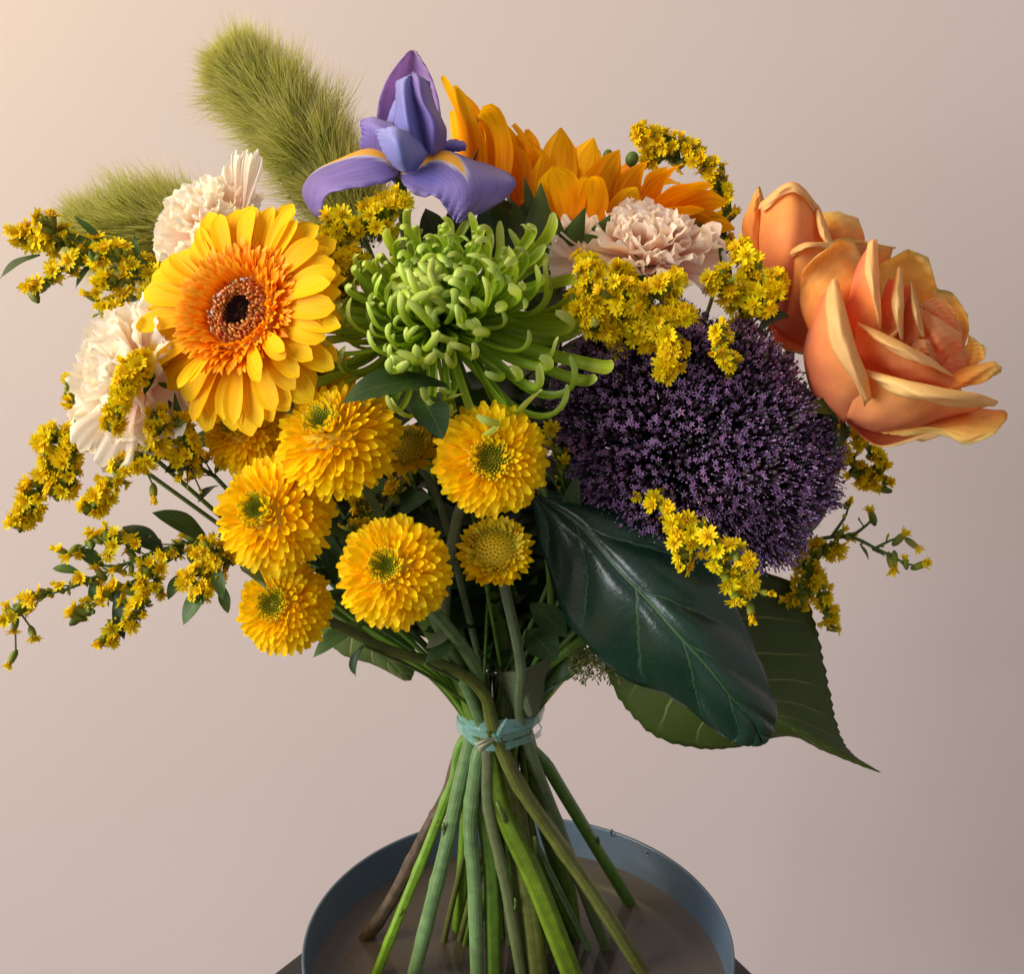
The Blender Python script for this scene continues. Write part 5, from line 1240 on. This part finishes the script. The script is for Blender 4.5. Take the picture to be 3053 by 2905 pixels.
goldenrod('lone goldenrod florets in the dark gap right of the forward-facing chrysanthemum', [[(1720, 1700, -30), (1680, 1450, -62), (1650, 1300, -74)], [(1690, 1500, -60), (1640, 1420, -66), (1620, 1430, -66)]], 16, 36, BF(), [tie_pt(15, 0)], size=46, buds=0.5, half=0.3, seed=29, pts=[(1645, 1280, -90, 0)], leaves=[(1700, 1560, -60, 1720, 1420, -74, 60, 'dark_leaf')])

# ------------------------------------------------------------------ big leaves
def edge_leaf(name, label, rows, Y0, mat, ft, stem_pts, nu=90, nv=25, saw=0.0, nsaw=30, quilt=0.0, nveins=6.0, slope=2.4, thick=0.0006, jag=0.0, group=None):
    root = thing(name, label, 'leaf', ft, group)
    G = patch(rows, Y0, nu, nv)
    H_ = [[p.copy() for p in r] for r in G]
    for i in range(nu):
        for j in range(nv):
            u, t = j / (nv - 1), i / (nu - 1)
            a = H_[min(i + 1, nu - 1)][j] - H_[max(i - 1, 0)][j]; c = H_[i][min(j + 1, nv - 1)] - H_[i][max(j - 1, 0)]
            nn = a.cross(c)
            nn = nn.normalized() if nn.length > 1e-12 else Vector((0, -1, 0))
            if nn.dot(FWD) > 0: nn = -nn
            ph = t * nveins - abs(u - .5) ** 0.85 * slope
            G[i][j] += nn * (quilt * (abs(math.sin(math.pi * (ph + 0.5))) ** 0.6 - 0.6) * min(1, abs(u - .5) * 6) * (1 - abs(2 * u - 1) ** 6) * (1 - t ** 6))
            G[i][j] += nn * (-quilt * 0.8 * math.exp(-((u - .5) / 0.03) ** 2))
            if saw and j in (0, nv - 1):
                o = (H_[i][j] - H_[i][1 if j == 0 else nv - 2]); o = o.normalized() if o.length > 1e-9 else o
                G[i][j] += o * saw * ((t * nsaw) % 1.0) * math.sin(math.pi * min(1, t * 1.05)) ** 0.4
            if jag and j in (0, nv - 1):
                o = (H_[i][j] - H_[i][1 if j == 0 else nv - 2]); o = o.normalized() if o.length > 1e-9 else o
                G[i][j] += o * jag * (1 - t ** 6) * (math.sin(t * 31 + j) + 0.6 * math.sin(t * 67 + 2))
    bl = part(root, 'blade', grid_mesh('blade', G, MATS[mat]), thick=thick)
    if name != 'stem_sheath':
        mr = MB(); c = nv // 2
        mr.tube([G[i][c] - FWD * 0.0002 for i in range(0, nu - 3, 3)], lambda t: 0.0011 * (1 - 0.75 * t), n=6)
        part(root, 'midrib', mr.mesh('midrib', MATS['midrib']), parent=bl)
    if ft is not None and stem_pts:
        stem_part(root, [ft] + stem_pts + [G[0][nv // 2], G[2][nv // 2]], 0.0026, 0.0018, MATS['stem_green'], n=8)
    return root
edge_leaf('glossy_leaf', 'large glossy dark green leaf hanging below the purple flower',
          [[(1590, 1500, 10), (1600, 1480, 0), (1640, 1470, 2)],
           [(1615, 1640, 2), (1720, 1565, -18), (1850, 1475, -2)],
           [(1660, 1780, -6), (1830, 1690, -36), (2010, 1545, -16)],
           [(1720, 1890, -12), (1935, 1800, -48), (2140, 1690, -28)],
           [(1840, 2010, -18), (2020, 1900, -56), (2205, 1820, -36)],
           [(1960, 2060, -26), (2110, 2000, -60), (2245, 1930, -42)],
           [(2060, 2120, -34), (2180, 2090, -62), (2295, 2040, -48)],
           [(2150, 2190, -42), (2240, 2155, -62), (2314, 2120, -52)],
           [(2190, 2214, -48), (2262, 2195, -60), (2312, 2165, -55)],
           [(2225, 2224, -52), (2272, 2214, -58), (2302, 2190, -57)],
           [(2250, 2226, -55), (2274, 2222, -57), (2290, 2208, -57)]], -0.060, 'glossy_leaf', BF(), [tie_pt(60, -20), at(1640, 1850, -0.035)], quilt=0.0042, jag=0.0009, thick=0.0008)
edge_leaf('serrated_leaf', 'broad olive serrated leaf with pointed tip behind the glossy leaf',
          [[(1800, 1900, 20), (1900, 1780, 16), (2100, 1660, 20)],
           [(1810, 2000, 16), (2020, 1880, 0), (2360, 1740, 14)],
           [(1870, 2110, 12), (2110, 1980, -10), (2425, 1860, 10)],
           [(1960, 2195, 8), (2190, 2060, -18), (2448, 1960, 6)],
           [(2080, 2228, 4), (2260, 2110, -22), (2468, 2060, 0)],
           [(2190, 2228, 0), (2320, 2150, -22), (2488, 2150, -4)],
           [(2350, 2195, -8), (2400, 2190, -20), (2512, 2215, -8)],
           [(2460, 2240, -12), (2490, 2240, -18), (2545, 2255, -12)],
           [(2560, 2280, -14), (2575, 2280, -16), (2590, 2284, -14)],
           [(2615, 2302, -15), (2620, 2303, -15), (2626, 2305, -15)]], -0.030, 'serrated_leaf', BF(), [tie_pt(68, -4), at(1700, 1900, -0.01)], saw=0.0022, nsaw=26, quilt=0.0009, nveins=9, slope=2.6)
edge_leaf('pale_leaf', 'pale veined leaf hanging at lower left above the tied stems',
          [[(900, 1830, 0), (960, 1800, 0), (1040, 1790, 0)], [(950, 1880, -4), (1030, 1860, -10), (1130, 1850, -2)], [(1020, 1950, -6), (1100, 1925, -14), (1200, 1880, -4)],
           [(1110, 1980, -6), (1160, 1975, -14), (1232, 1930, -6)], [(1170, 2010, -6), (1195, 2010, -12), (1236, 1990, -8)], [(1205, 2030, -8), (1215, 2030, -9), (1226, 2029, -8)]], 0.0, 'pale_leaf', BF(), [tie_pt(-50, 10), at(1300, 1900, 0.02)], saw=0.0008, nsaw=14, quilt=0.0008)
edge_leaf('stem_sheath', 'grey-green leaf sheath wrapped round the stems above the ribbon',
          [[(1575, 2145, -14), (1590, 2135, -20), (1605, 2120, -14)], [(1530, 2115, -14), (1570, 2090, -26), (1620, 2070, -16)], [(1500, 2060, -14), (1560, 2045, -30), (1625, 2020, -18)],
           [(1478, 2015, -14), (1560, 2005, -32), (1640, 1985, -18)], [(1460, 2012, -16), (1580, 1990, -30), (1645, 1952, -20)]], -0.008, 'grey_leaf', None or tie_pt(90, -20), [], nu=30, nv=15, thick=0.0006)


def leaf_thing(label, args, stem_pts=None, name='leaf_stalk', grp='loose green leaves among the flowers'):
    a = args[0]
    ft = tie_pt(U(-60, 60), U(-14, 14))
    root = thing(name, label, 'leaf', ft, grp)
    for q in args: leaf(root, *q, name='blade')
    p = at(a[0], a[1], a[2] * .001)
    mid = ft.lerp(p, 0.55) + Vector((0, 0.01, 0))
    stem_part(root, [ft, mid, p], 0.0012, 0.0009, MATS['stem_green'], n=6, sub=16)
leaf_thing('dark leaf hanging under the green spider bloom, right of the widest button', [(1330, 1150, -110, 1015, 1205, -142, 125, 'dark_leaf', 0.5, 0.25, (0, -0.5, 0.8)), (1250, 1180, -110, 1320, 1310, -128, 110, 'dark_leaf', 0.5, 0.3)])
leaf_thing('dark leaf in the gap below the green spider bloom', [(1480, 1150, -80, 1400, 1300, -100, 130, 'dark_leaf', 0.3, 0.3), (1500, 1180, -80, 1300, 1250, -96, 110, 'dark_leaf', 0.3, 0.3)])
leaf_thing('narrow green leaf pointing left above the pale veined leaf', [(1100, 1850, -66, 932, 1962, -78, 70, 'sprig_leaf', 0.4, 0.3, (0, -0.4, 0.9))])
leaf_thing('small blue-green leaf curling down from the long side stalk', [(1085, 1925, -84, 1062, 2018, -84, 36, 'dark_leaf', 0.8, 0.7, (-0.6, -0.8, 0.2))])
leaf_thing('dark folded leaf on the long side stalk above the tie', [(1268, 1980, -72, 1365, 1900, -60, 62, 'dark_leaf', 0.2, 0.5)])
leaf_thing('small blue-green leaf left of the stalks above the tie', [(1350, 1880, -60, 1270, 1935, -70, 44, 'grey_leaf', 0.3, 0.3)])
leaf_thing('dark green leaves right above the leaf sheath', [(1570, 1880, -50, 1660, 1970, -64, 110, 'dark_leaf', 0.3, 0.3), (1580, 1800, -50, 1690, 1900, -60, 90, 'dark_leaf', 0.3, 0.3)])
leaf_thing('small leaves behind the middle button chrysanthemums', [(1000, 1740, -50, 940, 1620, -66, 50, 'dark_leaf'), (1010, 1760, -50, 930, 1700, -66, 50, 'dark_leaf'), (1040, 1770, -50, 970, 1820, -70, 44, 'sprig_leaf'), (1000, 1700, -50, 980, 1580, -60, 50, 'dark_leaf'), (1060, 1800, -50, 950, 1780, -66, 50, 'sprig_leaf')])
leaf_thing('grey rose leaf just under the open rose', [(2460, 1330, -20, 2340, 1200, -40, 120, 'grey_leaf', 0.3, 0.4), (2450, 1340, -20, 2360, 1120, -10, 60, 'dark_leaf')])

leaf_thing('dark leaves in the gap between the iris, the sunflower and the green bloom', [(1500, 800, -10, 1440, 600, -8, 120, 'dark_leaf', 0.3, 0.3), (1520, 800, 0, 1500, 590, 10, 120, 'dark_leaf', 0.3, 0.3), (1540, 820, -10, 1590, 640, -10, 120, 'dark_leaf', 0.3, 0.3), (1400, 800, -6, 1350, 610, 0, 120, 'dark_leaf', 0.3, 0.3), (1600, 900, -20, 1640, 720, -24, 130, 'dark_leaf', 0.3, 0.3), (1330, 820, 0, 1270, 620, 6, 110, 'dark_leaf', 0.3, 0.3)])
# dark filler leaves added deep inside the bouquet to darken the gaps
rs = random.Random(99)
for q in range(18):
    ft = tie_pt(rs.uniform(-70, 70), rs.uniform(0, 22))
    ctr = [(1000, 1450), (1250, 1500), (1450, 1500), (1650, 1400), (1850, 1450), (1150, 1200), (1700, 900), (2150, 1200), (1400, 1250), (1080, 1350), (1330, 1620), (1550, 1650), (850, 1400), (1560, 1150), (1580, 850), (1660, 1050), (1000, 1080), (700, 1180)][q]
    lab = ['behind the left button chrysanthemums', 'behind the middle stalks', 'behind the young green-centred chrysanthemum', 'behind the forward-facing chrysanthemum', 'at the root of the glossy leaf', 'behind the gerbera', 'between the sunflower and the green bloom', 'behind the purple throatwort', 'behind the green spider bloom', 'right of the widest button', 'above the lowest middle button', 'left of the glossy leaf', 'between the two left buttons', 'under the right side of the green bloom', 'under the sunflower', 'left of the golden goldenrod cluster', 'right behind the gerbera', 'left behind the gerbera'][q]
    root = thing('filler_sprig', 'dark leafy filler sprig ' + lab, 'foliage', ft, 'dark filler foliage inside the bouquet')
    top = at(ctr[0], ctr[1], 0.0)
    P = crom([ft, ft.lerp(top, .5) + Vector((0, .015, 0)), top], 30)
    stem_part(root, P[::6] + [P[-1]], 0.0014, 0.0009, MATS['stem_green'], n=6, sub=20)
    for i in range(15):
        p = P[9 + i * 20 // 15]
        a = i * 2.4; L = rs.uniform(0.04, 0.068)
        d = Vector((math.cos(a), math.sin(a) * 0.5 - 0.1, rs.uniform(0.0, 0.6))).normalized()
        G = petal_grid(1.0, rs.uniform(0.36, 0.5), LEAF_PROF, ip((0, .3), (1, -.5)), lambda t: 0.3, nu=9, nv=5)
        part(root, 'leaf', grid_mesh('leaf', G, MATS['dark_leaf']), basis(p, d, (rs.uniform(-.3, .3), -0.5, 0.8)) @ Matrix.Scale(L, 4))

# ------------------------------------------------------------------ ribbon tie
def ribbon():
    root = thing('ribbon_tie', 'pale green plastic ribbon knotted round the stems', 'ribbon', TIE)
    def ring(z0, h, rx, ry, tilt, ph, name, mat, wob):
        G = []
        for i in range(2 * 36 + 1):
            a = 2 * math.pi * i / 72
            row = []
            for j in range(5):
                v = j / 4 - .5
                rr = 1 + 0.02 * math.sin(5 * a + ph) + wob * math.sin(13 * a + j)
                row.append(TIE + Vector((math.cos(a) * rx * rr, math.sin(a) * ry * rr, z0 + v * h * (1 - 0.35 * max(0, math.sin(a + ph + 3.4))) + tilt * math.cos(a) + 0.0012 * math.sin(3 * a + ph))))
            G.append(row)
        part(root, name, grid_mesh(name, G, MATS[mat]), thick=0.0003)
    ring(0.0125, 0.011, 0.0262, 0.0282, 0.0015, 0.3, 'wrap', 'ribbon', 0.012)
    ring(0.0085, 0.007, 0.0270, 0.0288, 0.003, 1.9, 'wrap', 'ribbon', 0.018)
    ring(0.0008, 0.005, 0.0262, 0.0282, -0.001, 4.0, 'wrap', 'ribbon', 0.015)
    K = at(1480, 2200, -0.0335)
    b = MB(); b.ell(K, (1, 0, .6), 0.0022, 0.0034, n=10, k=6, t=.5); b.tube([K + Vector((-.002, 0, .002)), K + Vector((0, -.003, 0)), K + Vector((.002, 0, -.002))], 0.0013, n=6, sub=8)
    part(root, 'knot', b.mesh('knot', MATS['ribbon']))
    part(root, 'tail', grid_mesh('tail', patch([[(1478, 2192, -34), (1484, 2198, -36), (1488, 2204, -34)], [(1488, 2168, -36), (1498, 2170, -40), (1506, 2172, -36)], [(1508, 2142, -36), (1512, 2143, -39), (1517, 2146, -36)]], 0, 10, 7), MATS['ribbon']), thick=0.0003)
    part(root, 'tail', grid_mesh('tail', patch([[(1478, 2196, -34), (1478, 2201, -37), (1480, 2206, -34)], [(1440, 2212, -35), (1446, 2220, -39), (1458, 2226, -35)], [(1420, 2218, -35), (1425, 2232, -38), (1432, 2246, -35)]], 0, 10, 7), MATS['ribbon_pale']), thick=0.0003)
    part(root, 'tail', grid_mesh('tail', patch([[(1480, 2196, -34), (1478, 2200, -36), (1478, 2204, -34)], [(1440, 2206, -37), (1444, 2211, -40), (1450, 2216, -37)], [(1414, 2216, -37), (1419, 2222, -39), (1424, 2230, -37)]], 0, 10, 7), MATS['ribbon_pale']), thick=0.0003)
    part(root, 'tail', grid_mesh('tail', patch([[(1612, 2085, -6), (1615, 2078, -10), (1612, 2070, -6)], [(1640, 2065, -8), (1638, 2055, -12), (1634, 2046, -8)], [(1668, 2048, -10), (1664, 2042, -12), (1660, 2038, -10)]], 0, 10, 7), MATS['ribbon']), thick=0.0003)
ribbon()

# ------------------------------------------------------------------ small extras
def panicle():
    ft = tie_pt(80, -10)
    root = thing('seed_panicle', 'tiny brown dried seed panicle between the sheath and the glossy leaf', 'panicle', ft)
    rs = random.Random(5); b = MB(); sd = MB()
    M_ = crom([ft, at(1690, 2020, -0.035), at(1760, 1970, -0.045), at(1800, 1990, -0.05)], 30)
    b.tube(M_, 0.0007, n=5)
    for i in range(46):
        p = M_[rs.randrange(10, 29)]
        q = at(rs.uniform(1690, 1860), rs.uniform(1900, 2050), -0.045 + rs.uniform(-.012, .012))
        q = p + (q - p) * 0.62
        b.tube([p, (p + q) / 2 + Vector((0, 0, .002)), q], 0.00028, n=4, sub=4)
        for w in range(4):
            e = q + Vector((rs.uniform(-.005, .005), rs.uniform(-.004, .004), rs.uniform(-.007, .003)))
            b.tube([q, e], 0.0002, n=3); sd.ell(e, (e - q), 0.00055, 0.0013, n=5, k=3, t=rs.random())
    part(root, 'twigs', b.mesh('twigs', MATS['stem_olive'])); part(root, 'seeds', sd.mesh('seeds', MATS['node_brown']), kind='stuff')
    leaf(root, 1660, 2030, -36, 1735, 1990, -40, 50, 'dark_leaf')
panicle()
def bud_sprig():
    ft = at(1850, 720, 0.06)
    root = thing('green_buds', 'two round green buds just above the sunflower petals', 'buds', ft)
    for (px, py, r) in ((1812, 462, 15), (1884, 474, 20)):
        p = at(px, py, 0.05); b = MB(); b.ell(p, (0.3, 0, 1), r * mpp(p), r * mpp(p) * 1.15, n=12, k=8, t=None)
        part(root, 'bud', b.mesh('bud', MATS['bud_green']))
        b = MB(); b.tube([ft, ft.lerp(p, .5) + Vector((0, .006, 0)), p], 0.0007, n=5, sub=8)
        part(root, 'stalk', b.mesh('stalk', MATS['stem_green']))
bud_sprig()

# ------------------------------------------------------------------ water drops on the bowl wall
def glass():
    m = bpy.data.materials.new('drop'); m.use_nodes = True
    bs = m.node_tree.nodes['Principled BSDF']; bs.inputs['Transmission Weight'].default_value = 1; bs.inputs['Roughness'].default_value = 0.02; bs.inputs['IOR'].default_value = 1.33
    MATS['drop'] = m
glass()
for (px, py, r, lab) in ((1825, 2484, 0.0022, 'larger clear water drop high on the right inside wall of the bowl'), (1932, 2547, 0.0013, 'tiny clear water drop lower on the right inside wall of the bowl')):
    d = ray(px, py); o = Vector((BX, 0)); a_ = d.x ** 2 + d.y ** 2; q = Vector((CAM.x - BX, CAM.y))
    b_ = 2 * (d.x * q.x + d.y * q.y); c_ = q.x ** 2 + q.y ** 2 - 0.1375 ** 2
    lam = (-b_ + math.sqrt(b_ * b_ - 4 * a_ * c_)) / (2 * a_)
    p = CAM + d * lam
    inward = Vector((BX - p.x, -p.y, 0)).normalized()
    b = MB(); b.ell(Vector((0, 0, 0)), (0, 0, 1), r * 0.75, r * 1.5, n=12, k=8, t=None)
    o = bpy.data.objects.new('water_drop', b.mesh('water_drop', MATS['drop'])); col.objects.link(o); o.location = p + inward * r * 0.2
    o['label'] = lab; o['category'] = 'water drop'; o['group'] = 'water drops on the bowl'
